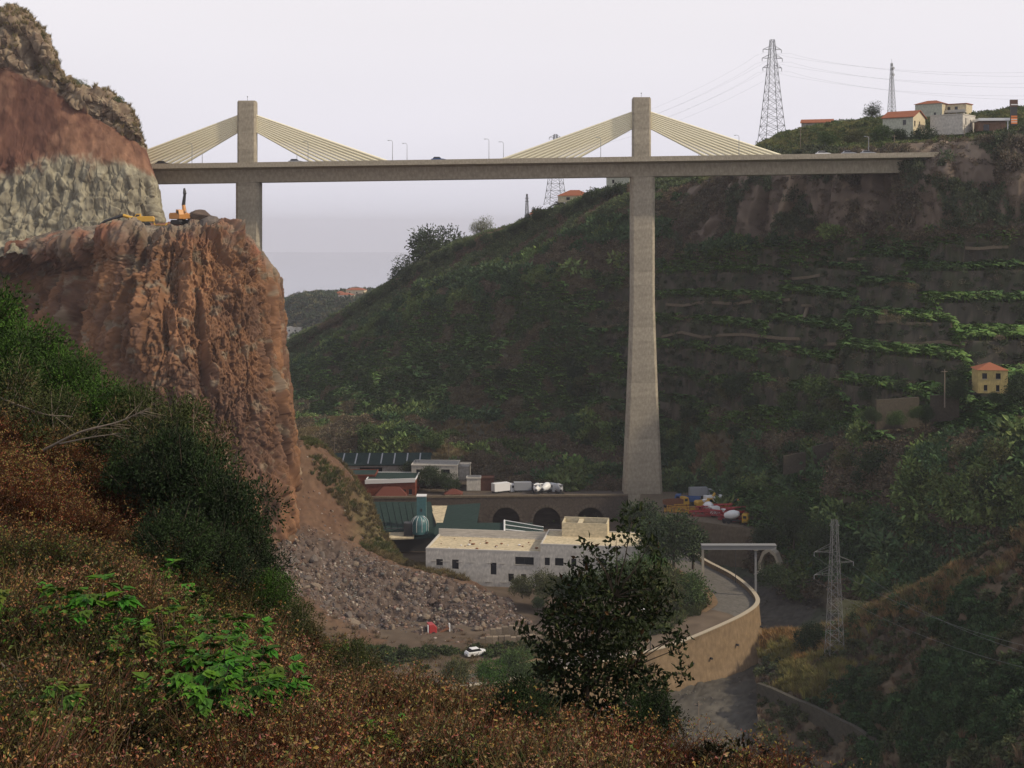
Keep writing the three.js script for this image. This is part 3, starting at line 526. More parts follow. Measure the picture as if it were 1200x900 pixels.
// the white works building, two volumes
{
  const D = 318, k = D / FOCAL, base = 16.0;
  const o = thing('works_building', 'long white flat-roofed two-storey building with small dark windows beside the rubble', 'building', V((566 - 600) * k, base, -D), -0.15);
  const L = (px) => (px - 566) * k, Y = (py) => EYE - (py - HORIZON) * k - base;
  const win = (a, b, c, e) => [(L(a) + L(b)) / 2, Y(e), (b - a) * k, (e - c) * k];
  const wl = 27.2, hl = Y(646);
  walls(o, wl, 15, hl, { all: M.white }, { front: [win(510, 518, 657, 664.5), win(529, 537, 657, 668), win(575, 582, 659, 673), win(604, 626, 651, 660), win(596, 602.5, 671, 680.5), win(611, 617, 671, 679), win(627, 632.5, 672, 681)] });
  part('roof', worldUv(box(wl - 0.7, 0.2, 14.4, 0, hl - 0.3, -7.5), 7), M.roofcream, o);
  part('roof_edge', [box(wl + 0.1, 0.35, 0.4, 0, hl + 0.17, -0.17), box(wl, 1.6, 0.3, 0, hl + 0.8, -15.2), box(0.4, 0.35, 14.4, -wl / 2 + 0.2, hl + 0.17, -7.6)], M.white, o);
  for (let i = 0; i < 26; i++) { const s = 0.15 + 0.5 * R() * R(); part('roof_debris', move(new THREE.DodecahedronGeometry(s, 0).scale(1.2, 0.6, 1), (R() - 0.5) * (wl - 3), hl - 0.1 + s * 0.3, -2 - R() * 11), i % 4 ? M.rust : M.paintWhite, o); }
  // the taller volume
  const q = new THREE.Group(), cx = L(701), hr = Y(636), wr = 26.6, e = new THREE.Group();
  const up = [639, 651, 670, 683.5, 705, 721, 745].map((a, i) => { const b = a + [6, 10, 6, 7, 6, 6, 6.5][i]; return [(L(a) + L(b)) / 2 - cx, Y(659.5), (b - a) * k, 9 * k]; });
  const down = [[651, 661], [683, 690], [704, 711], [721, 728], [743, 750]].map(([a, b]) => [(L(a) + L(b)) / 2 - cx, Y(681.5), (b - a) * k, 9 * k]);
  const holder = { add: (m) => { m.geometry.translate(cx, 0, 0.25); o.add(m); } };
  walls(holder, wr, 15.5, hr, { all: M.white, right: M.cream }, { front: [...up, ...down], right: [[-3, 4, 1.2, 1.3], [2, 4, 1.2, 1.3]] });
  for (const m of o.children) for (const c of m.children) if (m.geometry.boundingBox === null) m.geometry.computeBoundingBox();
  part('roof', worldUv(box(wr - 0.7, 0.2, 14.9, cx, hr - 0.05, -7.5), 7), M.roofcream, o);
  part('roof_edge', [box(wr + 0.1, 0.3, 0.35, cx, hr + 0.15, 0.1), box(0.35, 0.3, 15, cx - wr / 2 + 0.17, hr + 0.15, -7.5), box(0.35, 0.3, 15, cx + wr / 2 - 0.17, hr + 0.15, -7.5), box(wr, 0.3, 0.35, cx, hr + 0.15, -15.1)], M.white, o);
  // roof box with an open top
  const rx = L(681), rz = -11.8, rw = 10.8;
  part('roof_room', [box(rw, 3.3, 0.3, rx, hr + 1.7, rz + 2.6), box(rw, 3.6, 0.3, rx, hr + 1.85, rz - 2.6), box(0.3, 3.3, 4.9, rx - rw / 2 + 0.15, hr + 1.7, rz), box(0.3, 3.3, 4.9, rx + rw / 2 - 0.15, hr + 1.7, rz), box(1.1, 0.3, 4.9, rx - rw / 2 + 4.2, hr + 3.1, rz)], M.cream, o);
  part('roof_room_slab', box(rw - 0.7, 0.15, 4.8, rx, hr + 2.3, rz), M.dark, o);
}
// green roofed hall between the white building and the viaduct, with cream roof bands
{
  const o = thing('green_hall', 'low hall with dark green sloping roofs and cream bands behind the white building', 'building');
  const slab = (a, b, c, e, th = 0.35) => { // quad roof given by four points, thickened downward
    const q = [a, b, c, e], pos = [], low = q.map((p) => p.clone().add(V(0, -th, 0)));
    const tri = (...p) => p.forEach((v) => pos.push(v.x, v.y, v.z));
    tri(q[0], q[1], q[2]); tri(q[0], q[2], q[3]); tri(low[0], low[2], low[1]); tri(low[0], low[3], low[2]);
    for (let i = 0; i < 4; i++) { const j = (i + 1) % 4; tri(q[i], low[i], low[j]); tri(q[i], low[j], q[j]); }
    const g = new THREE.BufferGeometry(); g.setAttribute('position', new THREE.Float32BufferAttribute(pos, 3)); g.setAttribute('uv', new THREE.Float32BufferAttribute(new Float32Array(pos.length / 3 * 2), 2)); g.computeVertexNormals(); return worldUv(g, 8);
  };
  part('roof', slab(at(440, 622, 352), at(512, 622, 352), at(505, 588, 376), at(430, 588, 376)), M.greenroof, o);
  part('roof_band', slab(at(512.5, 616, 353), at(518, 616, 353), at(524, 592.5, 374), at(504, 592.5, 374)), M.roofcream, o);
  part('roof', slab(at(518.5, 616, 353), at(559, 612.5, 355), at(563, 589.5, 376), at(524.4, 592, 375)), M.greenroof, o);
  part('eaves_band', slab(at(456, 631, 349), at(485, 630, 349), at(486, 622.6, 352), at(456, 624, 352)), M.roofcream, o);
  part('eaves', slab(at(485.3, 630, 349), at(510, 630, 349), at(511, 617, 352.5), at(486, 622.4, 352)), M.greenroof, o);
  part('wall', worldUv(box(34, 9, 0.4, -23.5, 18.4, -353.5), 5), M.dark, o);
  for (let i = 0; i < 9; i++) part('roof_rib', bar(at(446 + i * 7, 620.5, 352.4), at(437.5 + i * 7.4, 588.4, 375.6), 0.09, 4), M.greenroof, o);
}
{
  const o = thing('teal_shed', 'teal metal shed with a white-barred sloping skylight behind the white roof', 'building');
  const cx = (573 - 600) / FOCAL * 338, y0 = 16;
  part('wall', worldUv(box(24, 8.6, 0.3, cx - 1.3, y0 + 4.3, -338), 4), M.teal, o);
  part('wall', worldUv(box(0.3, 8.6, 11, cx + 10.85, y0 + 4.3, -343.8), 4), M.teal, o);
  part('roof', worldUv(move(box(24.6, 0.25, 12, 0, 0, 0).rotateX(0.03), cx - 1.3, y0 + 8.85, -343.6), 5), M.greenroof, o);
  const a = at(591, 628, 336.5), b = at(637, 631.5, 336.5), c = at(637, 620, 346), d = at(591, 612, 349);
  const g = new THREE.BufferGeometry(); const P4 = [a, b, c, d], pos = []; for (const k of [0, 1, 2, 0, 2, 3]) pos.push(P4[k].x, P4[k].y + 0.4, P4[k].z); for (const k of [0, 2, 1, 0, 3, 2]) pos.push(P4[k].x, P4[k].y + 0.25, P4[k].z);
  g.setAttribute('position', new THREE.Float32BufferAttribute(pos, 3)); g.setAttribute('uv', new THREE.Float32BufferAttribute(new Float32Array(24), 2)); g.computeVertexNormals();
  part('skylight', g, M.greenroof, o);
  for (let i = 0; i < 4; i++) { const t = i / 3; part('skylight_bar', bar(a.clone().lerp(d, t).add(V(0, 0.5, 0)), b.clone().lerp(c, t).add(V(0, 0.5, 0)), 0.14, 4), M.paintWhite, o); }
  part('skylight_frame', bar(a.clone().add(V(0, 0.5, 0)), d.clone().add(V(0, 0.5, 0)), 0.25, 4), M.paintWhite, o);
}
{
  const o = thing('teal_tank', 'teal ribbed tank with domed top and square vent tower on the green hall', 'tank', at(492, 622, 351));
  part('tank_body', new THREE.LatheGeometry([[0, 3.9], [0.9, 3.75], [1.6, 3.3], [2.1, 2.5], [2.2, 1.6], [2.2, -0.6]].map(([x, y]) => new THREE.Vector2(x, y)), 20), M.teal, o);
  for (let i = 0; i < 10; i++) { const a = i / 10 * Math.PI * 2; part('tank_rib', new THREE.TubeGeometry(new THREE.CatmullRomCurve3([V(Math.cos(a) * 0.9, 3.78, Math.sin(a) * 0.9), V(Math.cos(a) * 1.65, 3.3, Math.sin(a) * 1.65), V(Math.cos(a) * 2.18, 2.4, Math.sin(a) * 2.18), V(Math.cos(a) * 2.22, 0, Math.sin(a) * 2.22)]), 8, 0.05, 4), M.paintWhite, o); }
  part('vent_tower', worldUv(box(2.4, 8.4, 2.4, 0.2, 4, -4), 3), M.teal, o);
  part('tower_cap', box(2.6, 0.25, 2.6, 0.2, 8.3, -4), M.paintWhite, o);
  part('vent', box(0.5, 0.8, 0.1, 0.2, 4.7, -2.78), M.dark, o);
  part('tank_annex', box(2.2, 3.2, 2.4, -2.9, 0.6, 0.2), M.dark, o);
}
// stone viaduct with round arches
{
  const d = 400, k = d / FOCAL, X = (px) => (px - 600) * k, o = thing('viaduct', 'dark stone viaduct wall with three round arches at the foot of the pier', 'viaduct', V(0, 0, -d));
  const s = new THREE.Shape([[X(420), 9], [X(736), 9], [X(736), 22.2], [X(420), 21.4]].map(([a, b]) => new THREE.Vector2(a, b)));
  for (const px of [545, 593, 641, 692]) { const c = X(px), r = 4.05, ys = 14.8, p = new THREE.Path(); p.moveTo(c - r, 10); p.lineTo(c - r, ys); p.absarc(c, ys, r, Math.PI, 0, true); p.lineTo(c + r, 10); p.closePath(); s.holes.push(p); }
  part('arcade_wall', worldUv(move(new THREE.ExtrudeGeometry(s, { depth: 7, bevelEnabled: false, curveSegments: 20 }), 0, 0, -7), 5), M.stone, o);
  const vous = std(0.15, 0.128, 0.105, 0.95, { map: patchTex });
  for (const px of [545, 593, 641, 692]) for (let i = 0; i < 13; i++) { const a = Math.PI * (i + 0.5) / 13; const g = box(0.75, 0.92, 0.5, 0, 0, 0); g.rotateZ(a - Math.PI / 2); part('arch_stone', move(g, X(px) + Math.cos(a) * 4.46, 14.8 + Math.sin(a) * 4.46, -0.17), vous, o); }
  part('coping', worldUv(move(box(X(736) - X(420), 0.55, 1.0, 0, 0, 0).rotateZ(0.8 / (X(736) - X(420))), (X(736) + X(420)) / 2, 22.05, -0.35), 4), M.masonry, o);
  part('arch_back', box(X(736) - X(500), 12, 0.4, (X(736) + X(500)) / 2, 15, -7.3), M.stone, o);
}
// yards behind
const yardMat = std(0.13, 0.105, 0.085, 0.95, { map: patchTex });
setting('works_yard', worldUv(move(new THREE.PlaneGeometry(170, 70).rotateX(-Math.PI / 2), -45, 21.3, -437), 9), yardMat, 'earth yard behind the viaduct', 'yard');
{
  const s = new THREE.Shape([at(745, 600, 376), at(800, 606, 366), at(870, 616, 356), at(915, 618, 352), at(930, 590, 405), at(752, 590, 405)].map((p) => new THREE.Vector2(p.x, -p.z)));
  const g = new THREE.ExtrudeGeometry(s, { depth: 12.3, bevelEnabled: false }); g.rotateX(-Math.PI / 2); g.translate(0, 10.2, 0);
  setting('storage_yard', worldUv(g, 6), M.masonry, 'walled yard full of machines beyond the road bend', 'yard');
}
const yardY = 22.5;
// industrial sheds behind the viaduct
function shed(name, label, px, py, d, w, dep, h, ry, wallMat, roofMat, rise, sides, extra) {
  const o = thing(name, label, 'building', at(px, py, d), ry);
  walls(o, w, dep, h, { all: wallMat }, sides);
  if (rise === 0) flatRoof(o, w, dep, h, roofMat, 0.35, extra ?? wallMat); else if (rise < 0) part('roof', hipRoof(w, dep, h, -rise), roofMat, o);
  else { part('roof', worldUv(gableRoof(w, dep, h, rise, 0.45), 5), roofMat, o); for (const s of [-1, 1]) part('gable', move(gableEnd(dep, rise).rotateY(Math.PI / 2), s * (w / 2 - 0.15), h, -dep / 2), wallMat, o); }
  return o;
}
{
  const o = shed('long_shed', 'long low shed with white-striped dark green roof against the hillside', 446, 561, 424, 30, 18, 4.2, 0.02, M.grey, M.greenroof, 2.2, { front: [[-13, 1.2, 4, 1.4], [-3, 0.3, 7, 3.2]] });
  for (let i = 0; i < 7; i++) { const x = -12 + i * 4; part('rooflight', move(box(0.4, 0.08, 8.2, 0, 0, 0).rotateX(Math.atan2(2.2, 9)), x, 4.2 + 1.36, -4.6), M.galv, o); }
}
shed('office_block', 'white low building with three dark windows beside the long green shed', 509, 563, 415, 14, 9, 4.4, -0.05, M.white, M.grey, 0, { front: [[-4.6, 2, 1.9, 1.3], [-0.9, 2, 2.6, 1.4], [3.4, 2, 2.6, 1.4]] }, M.white);
shed('pale_shed', 'plain pale shed joined to the end of the white low building', 535, 562, 418, 7.5, 8, 3.7, -0.05, M.grey, M.grey, 0, { front: [] });
{ const o = shed('red_building', 'red brick building with bright white roof edge above the viaduct', 458, 585, 404, 14.5, 12, 5.6, -0.03, M.brick, M.greenroof, 0, { front: [[4, 1.6, 0.9, 1.3], [5.8, 1.4, 1.0, 1.6]] }, M.paintWhite); part('fascia', move(box(14.9, 1.2, 0.3, 0, 5.4, 0.18).rotateZ(0.04), 0, 0, 0), M.paintWhite, o); }
shed('red_shed', 'dark red windowless shed between the cliff foot and the red brick building', 422, 578, 408, 9, 9, 5.2, 0, M.brick, M.greenroof, 0, { front: [] });
shed('hip_roof_hut', 'hut with faded red hipped roof in front of the red brick building', 458, 584, 401.5, 8.5, 4, 0.8, 0, M.cream, M.redroof, -2.3, { front: [] });
shed('small_hut', 'tiny hut with terracotta hipped roof at the viaduct edge', 531, 584, 402, 4.6, 3.6, 1.2, 0, M.cream, M.redroof, -1.3, { front: [] });
shed('white_shed', 'small white cabin beside a rusty brown shed above the viaduct', 555, 575, 412, 4.2, 4, 3.6, 0, M.white, M.grey, 0, { front: [] });
shed('rusty_shed', 'rusty brown flat shed next to the small white cabin', 570, 575, 413, 4.5, 4, 3.6, 0, plaster(0.13, 0.06, 0.045), M.rust, 0, { front: [] });

// houses on the hilltop
{
  const o = thing('gable_house', 'cream gabled house with terracotta roof beside the large white box building', 'house', at(1052, 161, 478), -0.66);
  walls(o, 11, 11.5, 7.0, { all: M.palegreen, right: M.cream }, { front: [[2.4, 4.3, 1.2, 1.7], [-1.5, 1.2, 1.1, 1.4]], right: [[0.4, 4.2, 1.1, 1.5], [-4, 3.8, 1.2, 1.9]] });
  part('roof', worldUv(gableRoof(11, 11.5, 7, 2.4, 0.5), 4), M.tile, o);
  for (const s of [-1, 1]) part('gable', move(gableEnd(11.5, 2.4).rotateY(Math.PI / 2), s * 5.35, 7, -5.75), s > 0 ? M.cream : M.palegreen, o);
  part('stair', worldUv(move(prism([[-4.5, 0], [4.5, 0], [4.5, 2.9], [3, 2.9]], 1.6), 0, 0, 0).rotateY(Math.PI / 2).translate(6.6, 0.2, -5), 3), M.cream, o);
}
{
  const o = thing('white_box_building', 'large plain white flat-roofed box building beside the gabled house', 'building', at(1109, 158, 474), -0.66);
  walls(o, 11.5, 12.5, 6.8, { all: M.white, right: M.white }, { right: [[1.5, 3.0, 0.9, 2.4], [-3.2, 3.4, 0.9, 2.4]] });
  flatRoof(o, 11.5, 12.5, 6.8, M.white, 0.3);
}
{
  const o = thing('hilltop_villa', 'two-storey villa with hipped tile roof and balcony behind the gabled house', 'house', at(1088, 142, 520), -0.66);
  walls(o, 10.5, 7, 6.6, { all: M.palegreen, right: M.cream }, { front: [[2.5, 2, 0.9, 1.2]], right: [[1.5, 4.2, 1.1, 1.5]] });
  part('roof', hipRoof(10.5, 7, 6.6, 1.5), M.tile, o);
  part('wing', worldUv(box(9, 6.2, 6.5, 8.5, 3.1, -7.5), 5), M.cream, o); part('wing_roof', box(9.6, 0.3, 7.1, 8.5, 6.36, -7.5), M.tile, o);
  for (const x of [6.4, 9.2]) part('wing_window', box(1.1, 1.5, 0.1, x, 4.6, -4.24), M.glass, o);
  part('balcony', [box(9.4, 0.25, 1.8, 8.5, 3.1, -3.3), box(9.4, 0.9, 0.1, 8.5, 3.6, -2.45)], M.white, o);
  for (const x of [4.2, 7, 9.9, 12.8]) part('balcony_post', box(0.25, 3.0, 0.25, x, 1.5, -2.6), M.white, o);
}
{
  const o = thing('flat_canopy_building', 'low brown building under a long white flat canopy beside the striped sign pillar', 'building', at(1163, 153, 470), -0.1);
  walls(o, 9, 7, 3.3, { all: plaster(0.24, 0.15, 0.11) }, { front: [[-2, 0, 2, 2.2]] });
  part('canopy_roof', box(10.4, 0.9, 9, 0.3, 3.76, -3.0), M.paintWhite, o);
  part('canopy_post', box(0.3, 3.3, 0.3, 4.9, 1.65, 0.9), M.paintWhite, o);
}
{
  const o = thing('sign_pillar', 'tall dark sign pillar with glowing orange bands on the hilltop', 'sign', at(1188, 147, 468));
  part('pillar', box(2.2, 8.0, 0.7, 0, 4, 0), M.dark, o); part('sign_head', box(2.5, 2.4, 0.9, 0, 7.6, 0), std(0.10, 0.045, 0.03, 0.6), o);
  part('sign_band', box(2.3, 0.35, 0.06, 0, 7.1, 0.49), M.paintWhite, o);
  for (const [y, h] of [[0.8, 0.5], [1.6, 0.5], [2.4, 0.5], [3.1, 0.4]]) part('sign_stripe', box(2.1, h, 0.06, 0, y, 0.39), std(0.8, 0.22, 0.03, 0.5), o);
  for (const [y, h] of [[1.2, 0.22], [2.0, 0.22]]) part('sign_stripe', box(2.1, h, 0.06, 0, y, 0.39), M.paintWhite, o);
}
// the yellow house on the terraces
{
  const o = thing('yellow_house', 'two-storey yellow house with terracotta roof among the terraces', 'house', at(1163.5, 461, 312), -0.12);
  walls(o, 6.6, 6.5, 5.3, { all: M.yellow }, { front: [[-1.8, 3.3, 1.1, 1.3], [1.2, 3.3, 1.1, 1.3], [-1.6, 0.6, 0.8, 1.3], [1.1, 0.5, 0.8, 1.4]], right: [[0, 3.2, 1, 1.3]] });
  part('roof', hipRoof(6.6, 6.5, 5.3, 1.5, 0.35), M.tile, o);
}
// houses along the spur's ridge, partly under the deck
function cottage(name, label, px, py, d, w, dep, h, ry, wallMat, roofMat, hip, sides) { const o = shed(name, label, px, py, d, w, dep, h, ry, wallMat, roofMat, hip, sides); o.userData.category = 'house'; return o; }
cottage('ridge_house', 'white house with broad orange hipped roof below the bridge deck', 671, 237, 588, 13, 9, 2.8, -0.25, M.cream, M.tile, -2.6, { front: [[-2, 1, 1.6, 1.2], [3, 1, 1.2, 1.2]] });
cottage('ridge_cottage', 'little cottage with sloping orange roof beside the palm below the deck', 632, 257, 594, 8, 7, 2.2, -0.4, M.cream, M.tile, 1.8, { front: [[0, 0.8, 1, 1]] });
cottage('ridge_villa', 'grey house with red roofed upper storey just beside the tall pier', 724, 223, 564, 10, 8, 5.5, -0.4, M.palegreen, M.tile, -1.4, { front: [[-2, 3, 1, 1.4]], right: [[0, 3, 1, 1.4], [2.5, 3, 1, 1.4]] });
cottage('pier_house', 'pale yellow house with dark windows under the deck beyond the pier', 788, 218, 545, 9, 8, 5.6, -0.3, M.cream, M.cream, 0, { front: [[-1.5, 1.6, 1.0, 1.5], [1.8, 1.6, 1.0, 1.5]] });
cottage('low_house', 'small low house with tiled roof on the green crest beside the big pylon', 957, 149, 545, 12, 7, 1.8, -0.3, M.grey, M.tile, 1.4, { front: [[0, 0.6, 1, 0.9]] });
{ const o = thing('pergola', 'open flat-topped shelter standing on the green crest', 'shelter', at(989, 150, 530)); part('roof', box(5.4, 0.35, 4, 0, 2.7, 0), M.grey, o); for (const x of [-2.3, 2.3]) for (const z of [-1.6, 1.6]) part('post', box(0.25, 2.7, 0.25, x, 1.3, z), M.dark, o); }
// far village
[[404, 352, 1285, 13, 10, 5, M.white, M.tile, 'white house with orange roof at the front of the far village'], [416, 348, 1300, 18, 9, 6.5, M.cream, M.tile, 'long ochre house with orange roof at the top of the far village'], [397, 350, 1310, 10, 9, 5, M.cream, M.tile, 'small ochre house at the edge of the far village'], [344, 393, 1235, 14, 10, 7, M.white, M.grey, 'white villa with domed upper room on the hazy slope'], [347, 405, 1200, 22, 10, 6, M.grey, M.grey, 'grey terraced block below the hazy white villa'], [341, 412, 1180, 12, 8, 5, M.white, M.grey, 'small white house at the bottom of the hazy slope'], [334, 367, 1320, 16, 9, 6, M.cream, M.grey, 'cream block beside the cliff at the top of the hazy slope'], [373, 398, 1215, 8, 6, 3, M.cream, M.tile, 'tiny pale hut among trees on the hazy slope'], [388, 362, 1290, 7, 6, 4, M.white, M.tile, 'tiny white house just below the far village']].forEach(([px, py, d, w, dep, h, a, b, l], i) => {
  const o = cottage('village_house', l, px, py, d, w, dep, h, -0.2, a, b, b === M.tile ? -2.2 : 0, { front: [[-w * 0.3, h * 0.5, 1.4, 1.6], [w * 0.1, h * 0.5, 1.4, 1.6]] });
  part('footing', box(w, 9, dep - 0.01, 0, -4.51, -dep / 2), a, o);
  o.userData.group = 'houses of the far village';
});

// retaining walls
{
  const o = thing('retaining_wall', 'tall tan curved retaining wall holding up the road bend', 'wall');
  const n = wallPts.length, s0 = [0, 0.45], yb = (p) => 9.5;
  const g = ribbon(wallPts, [0], () => 0); const pos = [], idx = [], uv = []; let run = 0;
  const prof = [[-1.3, 0], [-0.15, 1], [-0.15, 2], [0.45, 2], [0.45, 1.5]];
  wallPts.forEach((p, i) => {
    const t = (wallPts[i + 1] ?? p).clone().sub(wallPts[i - 1] ?? p).setY(0).normalize(), s = V(-t.z, 0, t.x); if (i) run += p.distanceTo(wallPts[i - 1]);
    for (const [off, lev] of prof) { const y = lev === 0 ? 9.5 : lev === 1 ? p.y - 0.9 : lev === 2 ? p.y - 0.02 : p.y - 1.2; pos.push(p.x + s.x * off, y, p.z + s.z * off); uv.push(run / 9, y / 9); }
  });
  for (let i = 0; i < n - 1; i++) for (let k = 0; k < 4; k++) { const a = i * 5 + k, b = a + 1, c = a + 5; idx.push(a, b, c, b, c + 1, c); }
  const geo = new THREE.BufferGeometry(); geo.setAttribute('position', new THREE.Float32BufferAttribute(pos, 3)); geo.setAttribute('uv', new THREE.Float32BufferAttribute(uv, 2)); geo.setIndex(idx);
  const flat = geo.toNonIndexed(); flat.computeVertexNormals();
  const wm = std(0.26, 0.19, 0.12, 0.95, { map: streakTex, side: THREE.DoubleSide }); part('wall_face', flat, wm, o);
  const capPts = wallPts;
  const cap = ribbon(capPts, [-0.3, 0.6], (p) => p.y + 0.12), capMat = std(0.40, 0.34, 0.25, 0.9, { side: THREE.DoubleSide });
  const cap2 = ribbon(capPts, [-0.3, -0.3001], (p, a, k) => p.y + (k ? -0.06 : 0.12)); part('coping', [cap, cap2], capMat, o);
  // weep holes in the lower half
  for (const px of [800, 815, 832, 848, 855, 822, 868]) { const j = 110 - Math.round((px - 790) * 0.75), p = wallPts[clamp(j, 0, n - 1)], q = wallPts[j + 1], t = q.clone().sub(p).setY(0).normalize(), s = V(-t.z, 0, t.x); part('weep_hole', move(new THREE.CylinderGeometry(0.22, 0.22, 0.6, 8).rotateX(Math.PI / 2).rotateY(Math.atan2(s.x, s.z)), p.x - s.x * 0.85, p.y - 5.2 + (px % 3) * 0.3, p.z - s.z * 0.85), M.dark, o); }
}
function stoneWall(name, label, pts, h, th, mat, group, foot = 2.5, rough = 0.25) {   // a wall on measured foot points
  const o = thing(name, label, 'wall', V(), 0, group), cs = pts;
  for (let i = 0; i < cs.length - 1; i++) {
    const a = cs[i], b = cs[i + 1], L = Math.hypot(b.x - a.x, b.z - a.z), m = Math.max(1, Math.round(L / 5));
    const sh = new THREE.Shape(); sh.moveTo(0, -foot); sh.lineTo(L, b.y - a.y - foot);
    for (let q = m; q >= 0; q--) sh.lineTo(L * q / m, (b.y - a.y) * q / m + h + rough * noise(q * 1.7 + i, h, a.x));
    const g = new THREE.ExtrudeGeometry(sh, { depth: th, bevelEnabled: false }); g.translate(0, 0, -th / 2); g.rotateY(-Math.atan2(b.z - a.z, b.x - a.x)); g.translate(a.x, a.y, a.z);
    part('wall_length', worldUv(g, 4), mat, o);
  }
  return o;
}
stoneWall('river_wall', 'low mossy concrete wall along the river below the power pylon', [at(889, 838, 249), at(942, 862, 236), at(1002, 893, 224.5), at(1060, 935, 212)], 5.9, 0.9, M.wetConcrete);
stoneWall('ruin_wall', 'pale broken stone wall standing below the yellow house', [at(1026, 491, 322), at(1076, 488, 326)], 4.2, 0.8, M.ruin, undefined, 2.5, 1.3);
stoneWall('ruin_wall', 'pitted pale stone wall beside a gap near the yellow house', [at(1090, 482, 322), at(1124, 480, 320)], 3.6, 0.8, M.ruin, undefined, 2.5, 1.3);
stoneWall('ruin_wall', 'small ruined stone wall low in the scrub beside the river', [at(918, 545, 352), at(944, 540, 352)], 2.6, 0.8, M.ruin, undefined, 2.5, 1.3);
stoneWall('ruin_wall', 'tall narrow ruined stone wall low in the scrub', [at(953, 545, 350), at(976, 540, 350)], 4.5, 0.8, M.ruin, undefined, 2.5, 1.3);
{
  const edges = [[[[965, 402], [1050, 402], [1155, 403]], 'pale coping wall on the longest lower terrace'], [[[1025, 378], [1090, 380], [1150, 384]], 'pale coping wall of the terrace above the longest one'], [[[1130, 292], [1200, 290]], 'pale coping wall at the foot of the rock band'], [[[960, 306], [1030, 304]], 'short whitish wall below the rock band'], [[[905, 328], [985, 320]], 'brown coping wall in the middle of the terraces'], [[[780, 357], [860, 354], [950, 352]], 'long brown coping wall of a terrace beside the pier'], [[[775, 392], [870, 393], [960, 398]], 'low coping wall of the bottom terrace beside the pier'], [[[1095, 556], [1150, 557], [1200, 560]], 'pale path edge wall below the yellow house']];
  for (const [pts, l] of edges) { const q = []; for (let i = 0; i < pts.length - 1; i++) for (let t = 0; t < 1; t += 0.25) q.push(hill.toward(mix(pts[i][0], pts[i + 1][0], t), mix(pts[i][1], pts[i + 1][1], t)).add(V(0, 0, 0.6))); stoneWall('terrace_wall', l, q, 0.5, 0.5, M.masonry, undefined, 0.35, 0.1); }
  const a = hill.toward(945, 362), b = hill.toward(940, 382); const o = thing('terrace_stair', 'steep pale stair climbing between two terraces', 'stair'); part('stair_flight', bar(b.add(V(0, 0, 1)), a.add(V(0, 1, 1)), 0.7, 4), M.masonry, o); part('landing', move(box(3.5, 0.6, 2.2), a.x, a.y + 0.6, a.z), M.masonry, o);
}
// ---------------------------------------------------------------- pylons, wires, machines, small things
function lattice(o, h, baseW, topW, arms, bays, r, mat, bend = 1) {
  const w = (t) => mix(baseW, topW, Math.pow(t, bend)) / 2, C = [[1, 1], [-1, 1], [-1, -1], [1, -1]];
  for (const [sx, sz] of C) { const g = []; for (let i = 0; i < bays; i++) { const a = i / bays, b = (i + 1) / bays; g.push(bar(V(w(a) * sx, h * a, w(a) * sz), V(w(b) * sx, h * b, w(b) * sz), r, 4)); } part('leg', g, mat, o); }
  for (let i = 0; i < bays; i++) {
    const a = i / bays, b = (i + 1) / bays, g = [];
    C.forEach(([sx, sz], k) => { const [tx, tz] = C[(k + 1) % 4]; g.push(bar(V(w(a) * sx, h * a, w(a) * sz), V(w(b) * tx, h * b, w(b) * tz), r * 0.6, 3), bar(V(w(a) * tx, h * a, w(a) * tz), V(w(b) * sx, h * b, w(b) * sz), r * 0.6, 3), bar(V(w(b) * sx, h * b, w(b) * sz), V(w(b) * tx, h * b, w(b) * tz), r * 0.5, 3)); });
    part('bracing', g, mat, o);
  }
  for (const [y, len, drop, side] of arms) for (const s of side ? [side] : [-1, 1]) {
    const g = [], W = w(y / h), tip = V(s * len, y, 0);
    for (const z of [-1, 1]) g.push(bar(V(s * W, y, z * W), tip, r * 0.7, 3), bar(V(s * W, y + len * 0.32, z * W), tip, r * 0.6, 3));
    part('crossarm', g, mat, o);
    if (drop) part('insulator', bar(tip, tip.clone().add(V(0, -drop, 0)), r * 1.1, 6), M.galv, o);
  }
}
const bigPylon = thing('power_pylon', 'tall grey lattice power pylon with six arms on the ridge behind the deck', 'pylon', at(905, 178, 560), 0.2);
lattice(bigPylon, 46, 10.5, 1.5, [[34.5, 4.1, 1.3], [38.4, 4.4, 1.3], [42, 4.0, 1.3]], 13, 0.13, M.steel, 0.8);
const mast = thing('radio_mast', 'slender lattice mast behind the gabled hilltop house', 'mast', at(1045, 140, 520), 0.4); lattice(mast, 21.5, 2.6, 0.5, [], 13, 0.11, M.galv, 0.9); part('antenna', bar(V(0, 21, 0), V(0, 23, 0), 0.06), M.galv, mast); for (const y of [17, 19.5]) part('dish', move(new THREE.CylinderGeometry(0.5, 0.5, 0.3, 10).rotateX(Math.PI / 2), 0.4, y, 0.5), M.galv, mast);
const ridgePylon = thing('power_pylon', 'grey lattice power pylon rising behind the deck beside the palm', 'pylon', at(651, 240, 620), 0.3); lattice(ridgePylon, 32, 8.5, 1.2, [[25, 3.2, 1.0], [28, 3.4, 1.0], [30.6, 3.0, 1.0]], 10, 0.12, M.steel, 0.85);
const smallPylon = thing('lattice_mast', 'short lattice mast on the spur beside the little cottage', 'mast', at(617.5, 258, 600), 0.3); lattice(smallPylon, 11.5, 1.5, 0.5, [[9.5, 0.9, 0], [8.2, 0.9, 0]], 9, 0.1, M.steel);
const nearPylon = thing('power_pylon', 'thin grey lattice power pylon standing on the rocky river bank', 'pylon', at(978, 777, 252), 0.12);
lattice(nearPylon, 26.4, 3.0, 0.9, [[16.4, 3.9, 0.8, -1], [18.6, 3.6, 0.8, 1], [20.6, 3.9, 0.8, -1], [25.4, 1.0, 0]], 14, 0.045, M.oldGalv, 0.9);
